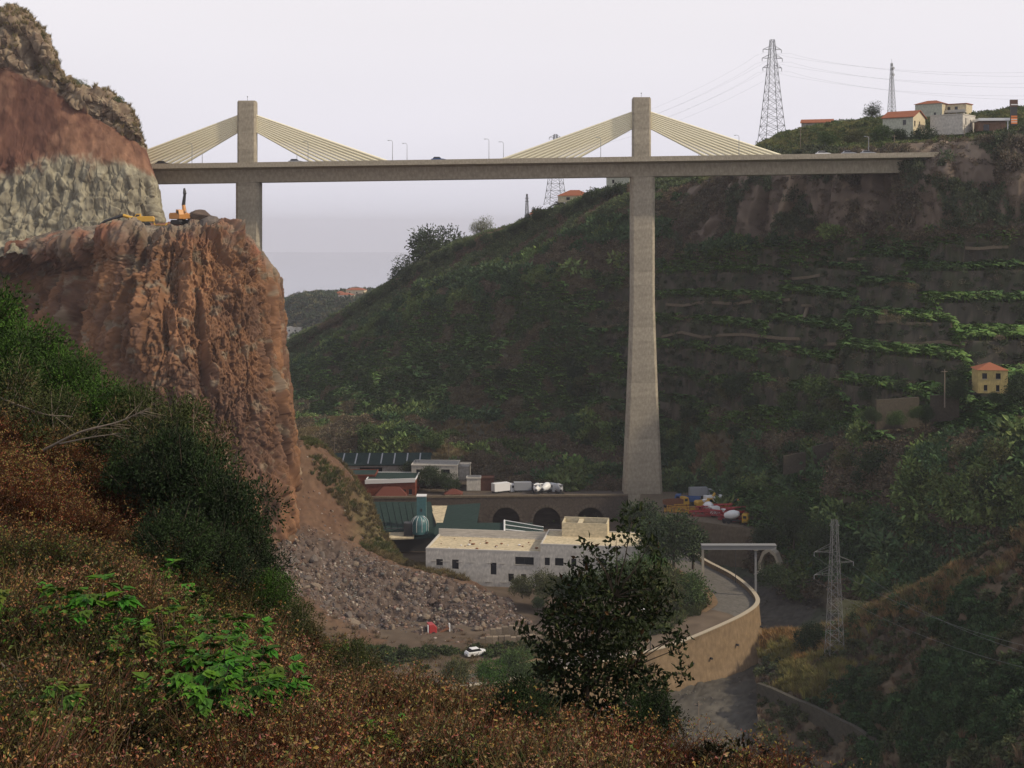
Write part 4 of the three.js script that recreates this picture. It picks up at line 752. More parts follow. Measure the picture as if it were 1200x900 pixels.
// power lines
function wire(label, pts, sag, r, group) {
  const q = []; for (let i = 0; i < pts.length - 1; i++) for (let t = 0; t < 12; t++) { const f = t / 12, p = pts[i].clone().lerp(pts[i + 1], f); p.y -= sag * 4 * f * (1 - f); q.push(p); } q.push(pts.at(-1).clone());
  return single('power_line', new THREE.TubeGeometry(new THREE.CatmullRomCurve3(q), q.length * 2, r, 4), M.steel, label, 'power line', group);
}
for (const [y, len] of [[34.5, 4.1], [38.4, 4.4], [42, 4.0]]) for (const s of [-1, 1]) {
  const a = bigPylon.position.clone().add(V(s * len * 0.98, y - 1.3, -s * len * 0.2)), b = ridgePylon.position.clone().add(V(s * 3.2, y * 0.73 - 1, -s)), c = at(1330, 80 + (42 - y) * 4 + s * 3, 470);
  wire('thin power line strung from the six-armed ridge pylon', [b, a, c], 5, 0.018, 'power lines on the ridge pylon');
}
for (const [y, len, s] of [[15.6, 3.9, -1], [17.8, 3.6, 1], [19.8, 3.9, -1]]) wire('thin power line running up the bank from the river pylon', [nearPylon.position.clone().add(V(s * len, y, 0)), at(1330, 900 - y * 6, 150)], 3, 0.02, 'power lines on the river pylon');
for (const [px, y0, y1, d, l] of [[1130, 146, 186, 440, 'weathered utility pole in front of the large white box building'], [1164, 152, 180, 430, 'short grey pole on the scrub before the canopy building'], [1048, 158, 180, 440, 'thin pole on the roadside below the gabled house'], [1018, 160, 180, 440, 'thin roadside pole beside the end of the deck'], [938, 150, 180, 470, 'thin leaning pole beside the big pylon'], [459, 319, 336, 700, 'bare pole at the tip of the spur'], [1107, 433, 470, 315, 'white topped post beside the yellow house'], [526, 515, 550, 440, 'slim pole at the end of the pale shed'], [392, 512, 540, 442, 'slim pole at the cliff end of the long shed'], [692, 218, 236, 590, 'short wooden pole beside the orange roof house'], [818.5, 822, 856, 240, 'dark post standing in the river bed']]) {
  const a = at(px, y1, d), b = at(px, y0, d), o = thing('utility_pole', l, 'pole'); part('post', bar(a.clone().add(V(0, -1.5, 0)), b, 0.16, 6, 0.1), M.twig, o); if (y1 - y0 > 15) part('crossbar', bar(b.clone().add(V(-0.7, -0.5, 0)), b.clone().add(V(0.7, -0.5, 0)), 0.07, 4), M.twig, o);
}
// road lamps along the retaining wall
{
  const L = [[100, 8.2, 'road lamp on the bend of the retaining wall'], [46, 8.2, 'road lamp where the road leaves the bend'], [18, 8.2, 'road lamp beside the pipe bridge']];
  for (const [j, h, l] of L) { const p = wallPts[j], o = thing('road_lamp', l, 'street lamp', V(p.x - 1.0, p.y - 0.9, p.z - 0.6)); part('post', bar(V(0, 0, 0), V(0, h, 0), 0.09, 6, 0.06), M.dark, o); part('arm', bar(V(0, h, 0), V(-1.1, h + 0.25, 0), 0.05), M.dark, o); part('lamp_head', move(new THREE.SphereGeometry(0.3, 8, 6).scale(1.6, 0.5, 1), -1.3, h + 0.25, 0), M.paintWhite, o); }
}
// pipe bridge over the river
{
  const d = 292, y = EYE - (641 - HORIZON) / FOCAL * d, x0 = (822 - 600) / FOCAL * d, x1 = (909 - 600) / FOCAL * d, xp = (885.5 - 600) / FOCAL * d, o = thing('pipe_bridge', 'grey beam footbridge carried on one slim post over the river', 'footbridge', V(0, 0, -d));
  part('beam', worldUv(box(x1 - x0, 0.85, 1.5, (x0 + x1) / 2, y, 0), 3), M.oldGalv, o);
  part('top_flange', box(x1 - x0 + 0.1, 0.12, 1.9, (x0 + x1) / 2, y + 0.49, 0), M.oldGalv, o);
  part('post', box(0.42, y - 20.9, 0.5, xp, (y + 20.9) / 2 - 0.45, 0), M.oldGalv, o);
  part('post', box(0.5, y - 12, 0.5, x0 + 0.3, (y + 12) / 2 - 0.45, 0), M.concrete, o);
  part('post_cap', box(0.9, 0.3, 1.2, xp, y - 0.56, 0), M.concrete, o);
}
{ const o = thing('culvert', 'pale concrete culvert arch on the far side of the river', 'culvert', at(903, 668, 325), -0.5); part('arch', move(prism([[-2.6, -1], [-2.6, 2], [-1.6, 4.4], [0, 5.4], [1.6, 4.4], [2.6, 2], [2.6, -1], [2.0, -1], [2.0, 1.8], [1.2, 3.7], [0, 4.6], [-1.2, 3.7], [-2.0, 1.8], [-2.0, -1]], 2.5), 0, 0, 0), M.concrete, o); part('apron', box(6, 0.4, 3, 0, -0.6, 2), M.concrete, o); }
// diggers on the bench
function digger(name, label, paint, p, turn, pose) {
  const o = thing(name, label, 'excavator', p, turn);
  for (const s of [-1, 1]) { const t = part('track', prism([[-2.1, 0.15], [-1.7, 0], [1.7, 0], [2.1, 0.15], [2.2, 0.5], [1.8, 0.9], [-1.8, 0.9], [-2.2, 0.5]], 0.6, 0.04), M.rubber, o); t.position.z = s * 1.15; }
  part('turntable', move(new THREE.CylinderGeometry(0.9, 0.9, 0.35, 16), 0, 1.0, 0), M.dark, o);
  part('house', prism([[-2.5, 1.15], [1.3, 1.15], [1.3, 2.1], [0.1, 2.35], [-2.2, 2.3], [-2.6, 1.9]], 2.5, 0.07), paint, o);
  const cab = part('cab', move(prism([[0.1, 1.2], [1.55, 1.2], [1.6, 2.0], [1.2, 2.95], [0.1, 3.0]], 1.0, 0.05), 0, 0, 0.75), paint, o);
  part('cab_window', move(prism([[0.35, 2.0], [1.45, 2.0], [1.1, 2.8], [0.35, 2.8]], 1.14), 0, 0, 0.75), M.glass, cab);
  part('counterweight', move(prism([[-0.5, 0], [0.4, 0], [0.4, 1.1], [-0.3, 1.1], [-0.6, 0.8]], 2.5, 0.08), -2.6, 1.2, 0), paint, o);
  const [a, b, c, e] = pose.map(([x, y]) => V(x, y, -0.35));
  part('boom', [bar(a, b, 0.5, 4, 0.4)], pose.boom ?? paint, o); part('stick', [bar(b, c, 0.42, 4, 0.3)], M.dark, o); part('tool', [bar(c, e, 0.42, 6, 0.22)], M.dark, o);
  part('ram', bar(a.clone().add(V(0.4, 0.5, 0)), a.clone().lerp(b, 0.6).add(V(0, 0.35, 0)), 0.09, 6), M.galv, o);
  return o;
}
{
  const a = lowCliff.toward(160, 266), b = lowCliff.toward(208, 265); const ya = lowCliff.heightAt(a.x, a.z - 4), yb = lowCliff.heightAt(b.x, b.z - 4);
  digger('excavator', 'yellow excavator with its arm laid low along the quarry bench', M.machineYellow, V(a.x, ya + 0.1, a.z - 4), Math.PI + 0.15, [[1.0, 1.6], [4.2, 2.6], [8.2, 1.3], [9.6, 0.4]]);
  const d2 = digger('excavator', 'orange excavator holding its arm straight up on the quarry bench', M.machineOrange, V(b.x, yb + 0.1, b.z - 4), -0.9, [[0.9, 1.9], [0.2, 4.0], [0.8, 6.3], [0.55, 7.4]]);
  d2.scale.setScalar(1.2);
  { const p = lowCliff.toward(183, 266), o = thing('loader_bucket', 'small yellow machine attachment lying between the two excavators', 'bucket', V(p.x, lowCliff.heightAt(p.x, p.z - 4) + 0.1, p.z - 4), 0.3); part('bucket_shell', prism([[-1.4, 0], [1.4, 0], [1.7, 0.8], [1.4, 0.9], [1.1, 0.3], [-1.2, 0.3], [-1.4, 0.9], [-1.7, 0.8]], 1.6), M.machineYellow, o); part('bucket_lip', box(3.2, 0.15, 0.2, 0, 0.1, 0.9), M.dark, o); }
}
// trucks
function truck(label, p, turn, cabMat, load, loadMat) {
  const o = thing('truck', label, 'truck', p, turn);
  part('chassis', box(7, 0.3, 1.0, 0, 0.85, 0), M.dark, o);
  const cab = part('cab', move(prism([[2.0, 0.6], [3.6, 0.6], [3.65, 1.6], [3.35, 2.7], [2.0, 2.75]], 2.2, 0.06), 0, 0, 0), cabMat, o);
  part('windscreen', move(prism([[3.5, 1.7], [3.68, 1.7], [3.42, 2.5], [3.28, 2.5]], 2.0), 0, 0, 0), M.glass, cab); part('side_window', box(0.9, 0.7, 2.36, 2.7, 2.05, 0), M.glass, cab);
  if (load === 'drum') { part('drum', move(new THREE.LatheGeometry([[0.35, -2.2], [0.7, -2], [1.15, -0.6], [1.15, 0.6], [0.6, 1.9], [0, 2.0]].map(([a, b]) => new THREE.Vector2(a, b)), 16).rotateZ(-1.35), -0.9, 2.3, 0), loadMat, o); part('hopper', move(new THREE.ConeGeometry(0.7, 0.9, 10, 1, true).rotateX(Math.PI), -3.3, 3.1, 0), loadMat, o); }
  else if (load === 'box') part('box_body', box(5.2, 2.3, 2.3, -0.95, 2.2, 0), loadMat, o);
  else { part('tipper_body', prism([[-3.5, 1.05], [1.7, 1.05], [1.8, 2.3], [1.6, 2.3], [1.5, 1.25], [-3.3, 1.25], [-3.4, 2.2], [-3.6, 2.2]], 2.3), loadMat, o); for (const z of [-1.1, 1.1]) part('tipper_side', box(5.1, 1.1, 0.1, -0.9, 1.75, z), loadMat, o); }
  for (const x of [2.6, -1.6, -2.8]) for (const z of [-0.95, 0.95]) part('wheel', move(new THREE.CylinderGeometry(0.5, 0.5, 0.35, 14).rotateX(Math.PI / 2), x, 0.5, z), M.rubber, o);
  return o;
}
const yard = (px, d) => V((px - 600) / FOCAL * d, yardY + 0.01, -d), back = (px, d) => V((px - 600) / FOCAL * d, 21.31, -d);
truck('blue tipper truck parked behind the red frames in the storage yard', yard(806, 386), 2.9, M.paintBlue, 'tipper', M.paintBlue);
truck('white concrete mixer truck with big white drum in the storage yard', yard(858, 390), 0.3, M.paintWhite, 'drum', M.paintWhite);
truck('yellow tipper truck among the machines of the storage yard', yard(848, 374), 0.2, M.machineYellow, 'tipper', M.machineYellow);
truck('white cab truck with red body at the end of the storage yard', yard(870, 366), 0.6, M.paintWhite, 'tipper', M.paintRed);
truck('white drum mixer nosing out beside the yellow tipper', yard(832, 372), -1.2, M.paintWhite, 'drum', M.paintWhite);
truck('white drum mixer with red cab at the scrub end of the yard', yard(884, 376), 2.6, M.paintRed, 'drum', M.paintWhite);
truck('grey box truck backed against the hillside in the storage yard', yard(822, 394), 0.1, M.paintGrey, 'box', M.paintGrey);
truck('white box van parked above the viaduct beside the rusty shed', back(590, 408), 0.5, M.paintWhite, 'box', M.paintWhite);
truck('dark truck with white roof parked above the viaduct arches', back(616, 409), 0.1, M.dark, 'box', M.paintGrey);
truck('white drum mixer end-on above the viaduct arches', back(630, 407), 1.4, M.paintGrey, 'drum', M.paintWhite);
truck('white drum mixer with raised drum above the viaduct arches', back(642, 408), 1.0, M.paintWhite, 'drum', M.paintWhite);
truck('small white mixer at the end of the row above the viaduct', back(654, 406.5), 1.8, M.paintWhite, 'drum', M.paintGrey);
truck('white box lorry with orange cab beside the yellow tipper', yard(840, 382), 0.2, M.machineOrange, 'box', M.paintWhite);
truck('yellow mixer truck with white drum at the front of the yard', yard(862, 361), -0.4, M.machineYellow, 'drum', M.paintWhite);
truck('yellow tipper truck at the road end of the storage yard', yard(792, 382), 0.4, M.machineYellow, 'tipper', M.rust);
digger('excavator', 'yellow excavator folded up among the red girders of the yard', M.machineYellow, yard(828, 380), 0.3, [[1.0, 1.6], [2.8, 4.2], [4.4, 2.6], [4.2, 1.2]]);
digger('excavator', 'orange excavator at the scrub end of the storage yard', M.machineOrange, yard(876, 372), 2.6, [[1.0, 1.6], [2.8, 4.0], [4.6, 2.4], [4.4, 1.0]]);
{ // red lattice frames lying in the storage yard
  const f = thing('lattice_girder', 'red steel lattice frame lying in the storage yard', 'girder', V(), 0, 'red frames in the storage yard');
  for (const [y, z] of [[0.1, 0.6], [0.1, -0.6], [1.2, 0.6], [1.2, -0.6]]) part('chord', bar(V(-3, y, z), V(3, y, z), 0.11, 4), M.paintRed, f);
  for (let i = 0; i < 6; i++) { const x = -3 + i; part('lacing', [bar(V(x, 0.1, 0.6), V(x + 1, 1.2, 0.6), 0.08, 3), bar(V(x, 1.2, -0.6), V(x + 1, 0.1, -0.6), 0.08, 3), bar(V(x, 1.2, -0.6), V(x + 1, 1.2, 0.6), 0.08, 3), bar(V(x, 0.1, 0.6), V(x, 1.2, 0.6), 0.08, 3)], M.paintRed, f); }
  const r = rand(5); let first = true;
  for (let i = 0; i < 26; i++) { const t = r(), px = mix(812, 884, t), d = mix(370, 357.5, t) + 1.5 + r() * 7, p = yard(px, d); p.y += (i % 3) * 0.75 + 0.02; if (first) { f.position.copy(p); f.rotation.y = 0.4; first = false; } else { const c = copyOf(f, p, (r() - 0.5) * 1.2, 0.75 + 0.4 * r()); c.rotation.z = (r() - 0.5) * 0.35; } }
  const y = thing('shuttering_stack', 'yellow steel shuttering frame stacked at the road end of the storage yard', 'shuttering', V(), 0, 'yellow shuttering in the storage yard');
  part('panel', box(3.2, 1.2, 0.15, 0, 0.6, 0), M.machineYellow, y); part('stiffener', [box(3.2, 0.12, 0.3, 0, 0.2, 0.1), box(3.2, 0.12, 0.3, 0, 1.0, 0.1), box(0.12, 1.2, 0.3, -1, 0.6, 0.12), box(0.12, 1.2, 0.3, 1, 0.6, 0.12)], M.rust, y);
  for (let i = 0; i < 9; i++) { const p = yard(785 + i * 3.4, 372 + r() * 7); if (!i) y.position.copy(p); else copyOf(y, p, (r() - 0.5) * 1.4, 0.8 + r() * 0.6); }
}
// row of cut stone blocks
{
  const r = rand(11), mats = [0.8, 1, 1.2].map((k) => std(0.27 * k, 0.22 * k, 0.165 * k, 0.95, { map: patchTex }));
  for (let i = 0; i < 17; i++) {
    const row = i < 10 ? 0 : 1, px = row ? 578 + (i - 10) * 7.4 : 566 + i * 7.2, d = row ? 277 : 273.5, x = (px - 600) / FOCAL * d, w = 1.0 + 0.3 * r(), h = 1.3 + 0.5 * r(), g = worldUv(box(w, h + 1, 1.1, 0, h / 2 - 0.5, 0), 2);
    const m = single('stone_block', g, mats[i % 3], 'pale cut stone block in the row at the foot of the rubble', 'stone block', 'stone blocks at the rubble foot'); m.position.set(x, talus.heightAt(x, -d) + 0.15 + (row ? 0.5 : 0), -d); m.rotation.y = (r() - 0.5) * 0.3;
  }
}
{ const c = car('car', 'small white car parked beside the row of stone blocks', M.paintWhite); const x = (558 - 600) / FOCAL * 266; c.position.set(x, talus.heightAt(x, -266) + 0.15, -266); c.rotation.y = 0.5; }
{ const x = (512 - 600) / FOCAL * 282, y = talus.heightAt(x, -282); const o = thing('scrap_truck', 'wrecked red and white truck body half buried at the rubble foot', 'truck', V(x, y, -282), 0.3); part('cab', prism([[-1.8, 0], [-0.4, 0], [-0.3, 1.6], [-0.9, 2.2], [-1.8, 2.2]], 2, 0.1), M.paintRed, o); part('tipped_bed', move(box(2.8, 0.25, 2, 0, 0, 0).rotateZ(0.4), 1.1, 0.7, 0), M.rust, o); part('headboard', box(0.2, 2.2, 0.7, 2.5, 1.0, 0.6), M.paintWhite, o); part('door', box(0.15, 1.6, 0.6, -2.1, 1.4, 0.8), M.paintWhite, o); part('wheel', move(new THREE.CylinderGeometry(0.5, 0.5, 0.3, 12).rotateX(Math.PI / 2), -1, 0.3, 1.1), M.rubber, o); }
// ---------------------------------------------------------------- plants and stones
class Leaves {                                             // collects leaf blades (two folded faces each) with their own tone
  constructor() { this.p = []; this.c = []; this.n = []; }
  blade(o, dir, up, len, wid, tone, fold = 0.25) {
    const s = V().crossVectors(dir, up); if (s.lengthSq() < 1e-6) s.set(1, 0, 0); s.normalize(); const u = V().crossVectors(s, dir).normalize();
    const m = o.clone().addScaledVector(dir, len * 0.45), a = m.clone().addScaledVector(s, wid / 2).addScaledVector(u, wid * fold), b = m.clone().addScaledVector(s, -wid / 2).addScaledVector(u, wid * fold), t = o.clone().addScaledVector(dir, len).addScaledVector(u, -len * 0.12);
    for (const q of [o, a, t, o, t, b]) this.p.push(q.x, q.y, q.z);
    for (let i = 0; i < 6; i++) this.c.push(tone[0], tone[1], tone[2]);
  }
  strip(pts, w, tone, up = V(0, 0, 1)) {                   // a narrow ribbon along pts
    for (let i = 0; i < pts.length - 1; i++) {
      const d = pts[i + 1].clone().sub(pts[i]), s = V().crossVectors(d, up).normalize(), w0 = w[i] / 2, w1 = w[i + 1] / 2;
      const A = pts[i].clone().addScaledVector(s, w0), B = pts[i].clone().addScaledVector(s, -w0), C = pts[i + 1].clone().addScaledVector(s, w1), D = pts[i + 1].clone().addScaledVector(s, -w1);
      for (const q of [A, B, C, B, D, C]) this.p.push(q.x, q.y, q.z); for (let k = 0; k < 6; k++) this.c.push(...tone);
    }
  }
  geo() { const g = new THREE.BufferGeometry(); g.setAttribute('position', new THREE.Float32BufferAttribute(this.p, 3)); g.setAttribute('color', new THREE.Float32BufferAttribute(this.c, 3)); g.setAttribute('uv', new THREE.Float32BufferAttribute(new Float32Array(this.p.length / 3 * 2), 2)); g.computeVertexNormals(); return g; }
}
const ball = (r) => { let x, y, z; do { x = r() * 2 - 1; y = r() * 2 - 1; z = r() * 2 - 1; } while (x * x + y * y + z * z > 1); return V(x, y, z); };
const vary = (r, k = 0.35) => { const t = 1 - k / 2 + k * r(), w = (r() - 0.5) * 0.16; return [t * (1 + w), t, t * (1 - w)]; };
function clump(seed, n, leaf, flat = 0.75) {               // low bush of unit size
  const r = rand(seed), L = new Leaves();
  const lobes = Array.from({ length: 6 }, () => { const b = ball(r); return { c: V(b.x * 0.55, 0.35 + Math.abs(b.y) * 0.4, b.z * 0.55), r: 0.3 + 0.25 * r() }; });
  for (let i = 0; i < n; i++) { const l = lobes[i % 6], d = ball(r).normalize(), p = l.c.clone().addScaledVector(d, l.r * (0.55 + 0.45 * r())); p.y *= flat; const dir = d.clone().add(ball(r).multiplyScalar(0.9)).normalize(); L.blade(p, dir, ball(r), leaf * (0.7 + 0.6 * r()), leaf * 0.6, vary(r, 0.7)); }
  return L.geo();
}
function bananaTuft(seed) {
  const r = rand(seed), L = new Leaves(); L.strip([V(0, -0.1, 0), V(0, 0.5, 0)], [0.09, 0.07], [0.8, 0.7, 0.5]); L.strip([V(0, -0.1, 0), V(0, 0.5, 0)], [0.09, 0.07], [0.8, 0.7, 0.5], V(1, 0, 0));
  for (let i = 0; i < 9; i++) { const a = i / 9 * 6.28 + r(), e = 0.5 + 0.7 * r(), q = []; for (let k = 0; k < 4; k++) { const t = k / 3; q.push(V(Math.cos(a) * t * 0.75, 0.45 + Math.sin(e) * t * 0.75 - t * t * 0.5, Math.sin(a) * t * 0.75)); } L.strip(q, [0.05, 0.2, 0.18, 0.03], vary(r, 0.6), V(-Math.sin(a) * 0.4, 1, Math.cos(a) * 0.4).cross(V(Math.cos(a), 0, Math.sin(a))).normalize().cross(V(Math.cos(a), 0.3, Math.sin(a))).normalize()); }
  return L.geo();
}
function grassTuft(seed, n = 40, h = 1) {
  const r = rand(seed), L = new Leaves();
  for (let i = 0; i < n; i++) { const a = r() * 6.28, k = r() * 0.4, lean = 0.15 + 0.5 * r(), p0 = V(Math.cos(a) * k, -0.08, Math.sin(a) * k), hh = h * (0.5 + 0.6 * r()), b = a + r() - 0.5; L.strip([p0, p0.clone().add(V(Math.cos(b) * lean * 0.3, hh * 0.6, Math.sin(b) * lean * 0.3)), p0.clone().add(V(Math.cos(b) * lean, hh, Math.sin(b) * lean))], [0.07, 0.05, 0.01], vary(r, 0.6), ball(r)); }
  return L.geo();
}
function stuff(name, label, category, list) {              // list of [geometry, placements]; placement: {p, s, ry, c, n}
  const o = new THREE.Group(); o.name = numbered(name); scene.add(o); tag(o, label, category, undefined, 'stuff');
  const m4 = new THREE.Matrix4(), q = new THREE.Quaternion(), q2 = new THREE.Quaternion(), s = V(), c = new THREE.Color();
  list.forEach(([geo, places, mat]) => {
    if (!places.length) return;
    const im = shade(new THREE.InstancedMesh(geo, mat ?? leafy, places.length)); im.name = name + '_mass';
    places.forEach((a, i) => { q.setFromAxisAngle(V(0, 1, 0), a.ry ?? 0); if (a.n) q.premultiply(q2.setFromUnitVectors(V(0, 1, 0), a.n)); s.set(a.s * (a.sx ?? 1), a.s * (a.sy ?? 1), a.s * (a.sx ?? 1)); im.setMatrixAt(i, m4.compose(a.p, q, s)); im.setColorAt(i, c.setRGB(...a.c)); });
    o.add(im);
  });
  return o;
}
const inView = (p, m = 90) => { const [x, y] = seen(p); return p.z < -1 && x > -m && x < 1200 + m && y > -m && y < 900 + m; };
const tint = (r, c, k = 0.35) => { const t = 1 - k / 2 + k * r(); return c.map((x) => x * t * (0.94 + 0.12 * r())); };
const lean = (n, k) => V(n.x * k, 1, n.z * k).normalize();

// the valley side
{
  const deep = (r, c, k = 0.35) => tint(r, c.map((x) => x * 1.5), k + 0.35), r = rand(101), bush = [clump(1, 90, 0.4), clump(2, 90, 0.36, 1)], ban = bananaTuft(3), grass = grassTuft(4, 46), dry = clump(5, 80, 0.3, 0.9);
  const A = [[], []], B = [], G = [], D = [];
  for (let i = 0; i < 120000; i++) {
    const s = hill.pick(r); s.v = hillV(s.v); if (s.v < 0.09 || !inView(s.p, 40)) continue;
    const n1 = fbm(s.p.x * 0.022, s.p.y * 0.03, s.p.z * 0.022, 4), n2 = fbm(s.p.x * 0.07 + 5, s.p.y * 0.07, s.p.z * 0.07, 3), east = step01(0.4, 0.55, s.u), band = fbm(s.p.x * 0.008, s.p.y * 0.11, s.p.z * 0.008, 3), ry = r() * 6.28;
    if (s.tag > 2.5) { // rock band: hanging scrub in the cracks
      if (n2 > 0.02 && r() < 0.75) A[i & 1].push({ p: s.p, s: 1.2 + 1.6 * r() * r(), sy: 1.3, ry, c: deep(r, n1 > 0 ? [0.06, 0.07, 0.04] : [0.095, 0.08, 0.055]) }); else if (r() < 0.16) D.push({ p: s.p, s: 0.8 + r(), ry, c: deep(r, [0.10, 0.08, 0.055]) });
    } else if (s.tag > 1.4) { if (r() < (east ? 0.07 : 0.35)) D.push({ p: s.p, s: 0.8 + 0.8 * r(), ry, c: deep(r, [0.08, 0.072, 0.048]) }); else if (r() < 0.14) A[i & 1].push({ p: s.p, s: 0.9 + r(), ry, c: deep(r, [0.045, 0.055, 0.03]) }); }
    else if (s.tag > 0.25) {
      if (n2 > -0.22 + 0.1 * (1 - east)) { if (r() < mix(0.5, 0.85, east)) B.push({ p: s.p, s: 2.0 + 1.3 * r(), ry, c: deep(r, n1 > -0.04 ? [0.085, 0.14, 0.034] : [0.066, 0.112, 0.034], 0.5) }); else A[i & 1].push({ p: s.p, s: 1 + 1.2 * r(), ry, c: deep(r, [0.058, 0.08, 0.034]) }); }
      else if (r() < 0.8) D.push({ p: s.p, s: 0.9 + r(), ry, c: deep(r, [0.10, 0.085, 0.05]) });
    } else if (s.v < 0.23) { // grassy crest
      if (s.u > 0.5) { if (r() < 0.6) G.push({ p: s.p, s: 1 + r(), ry, c: deep(r, [0.13, 0.13, 0.05], 0.5) }); else A[i & 1].push({ p: s.p, s: 0.9 + 1.6 * r() * r(), ry, c: deep(r, [0.06, 0.078, 0.03]) }); }
      else if (n2 > -0.1) A[i & 1].push({ p: s.p, s: 1.3 + 1.6 * r(), ry, c: deep(r, [0.07, 0.09, 0.04]) }); else D.push({ p: s.p, s: 1 + r(), ry, c: deep(r, [0.11, 0.085, 0.055]) });
    } else {
      if (n1 > 0.17 && s.v > 0.6) { if (r() < 0.8) G.push({ p: s.p, s: 1 + 0.9 * r(), ry, c: deep(r, [0.125, 0.098, 0.05], 0.5) }); }
      else if (n2 + band * 1.2 > mix(0.1, 0.17, east)) { if (r() < 0.75) D.push({ p: s.p, s: 1.2 + 1.2 * r(), ry, c: deep(r, [0.105, 0.086, 0.056]) }); }
      else if (n1 < -0.12 && s.v > 0.55 && s.u > 0.5) B.push({ p: s.p, s: 1.8 + 1.4 * r(), ry, c: deep(r, [0.07, 0.12, 0.035], 0.5) });
      else A[i & 1].push({ p: s.p, s: (1.2 + 2.2 * r() * r() + 0.4) * (i % 23 === 0 ? 1.7 : 1), ry, c: deep(r, n2 < -0.1 ? [0.092, 0.125, 0.042] : [0.05, 0.082, 0.035], 0.5) });
    }
  }
  stuff('hillside_scrub', 'dark green scrub covering the far valley side', 'scrub', [[bush[0], A[0]], [bush[1], A[1]]]);
  stuff('banana_plantation', 'bright green banana plants in rows on the terraces', 'banana plants', [[ban, B]]);
  stuff('hillside_grass', 'dry yellowish grass on the crest and lower slopes', 'grass', [[grass, G]]);
  stuff('dry_scrub', 'brown dry scrub between the terraces', 'scrub', [[dry, D]]);
}
// the bank across the river
{
  const deep = (r, c, k = 0.35) => tint(r, c.map((x) => x * 1.45), k + 0.3), r = rand(202), bush = clump(11, 110, 0.34), grass = grassTuft(12, 50, 1.2), A = [], G = [];
  for (let i = 0; i < 15000; i++) {
    const s = bank.pick(r); if (!inView(s.p, 60)) continue; const n1 = fbm(s.p.x * 0.05, s.p.y * 0.05, s.p.z * 0.05, 3), [px, py] = seen(s.p), ry = r() * 6.28;
    if (px + 260 * n1 + 60 * (r() - 0.5) < 985 && n1 > -0.14 && s.v < 0.75) { if (r() < 0.8) G.push({ p: s.p, s: 0.8 + 0.9 * r(), ry, c: deep(r, n1 > 0.06 ? [0.19, 0.115, 0.045] : [0.13, 0.115, 0.04], 0.6) }); }
    else if (s.v < 0.4 && n1 > -0.05 && r() < 0.7) G.push({ p: s.p, s: 0.7 + 1.1 * r(), ry, c: deep(r, r() < 0.45 ? [0.10, 0.095, 0.04] : [0.15, 0.10, 0.05], 0.7) });
    else if (n1 > -0.05 && s.u > 0.35 && s.v > 0.5 || n1 > 0.1 || r() < 0.16) A.push({ p: s.p, s: 0.9 + 1.3 * r() * r(), ry, c: deep(r, n1 > 0 ? [0.03, 0.05, 0.02] : [0.045, 0.052, 0.024], 0.5) });
    else if (r() < 0.2) G.push({ p: s.p, s: 0.6 + 0.7 * r(), ry, c: deep(r, [0.10, 0.07, 0.045], 0.5) });
  }
  stuff('bank_scrub', 'dark scrub on the rocky bank across the river', 'scrub', [[bush, A]]);
  stuff('bank_grass', 'rust and straw coloured grass on the river bank', 'grass', [[grass, G]]);
}
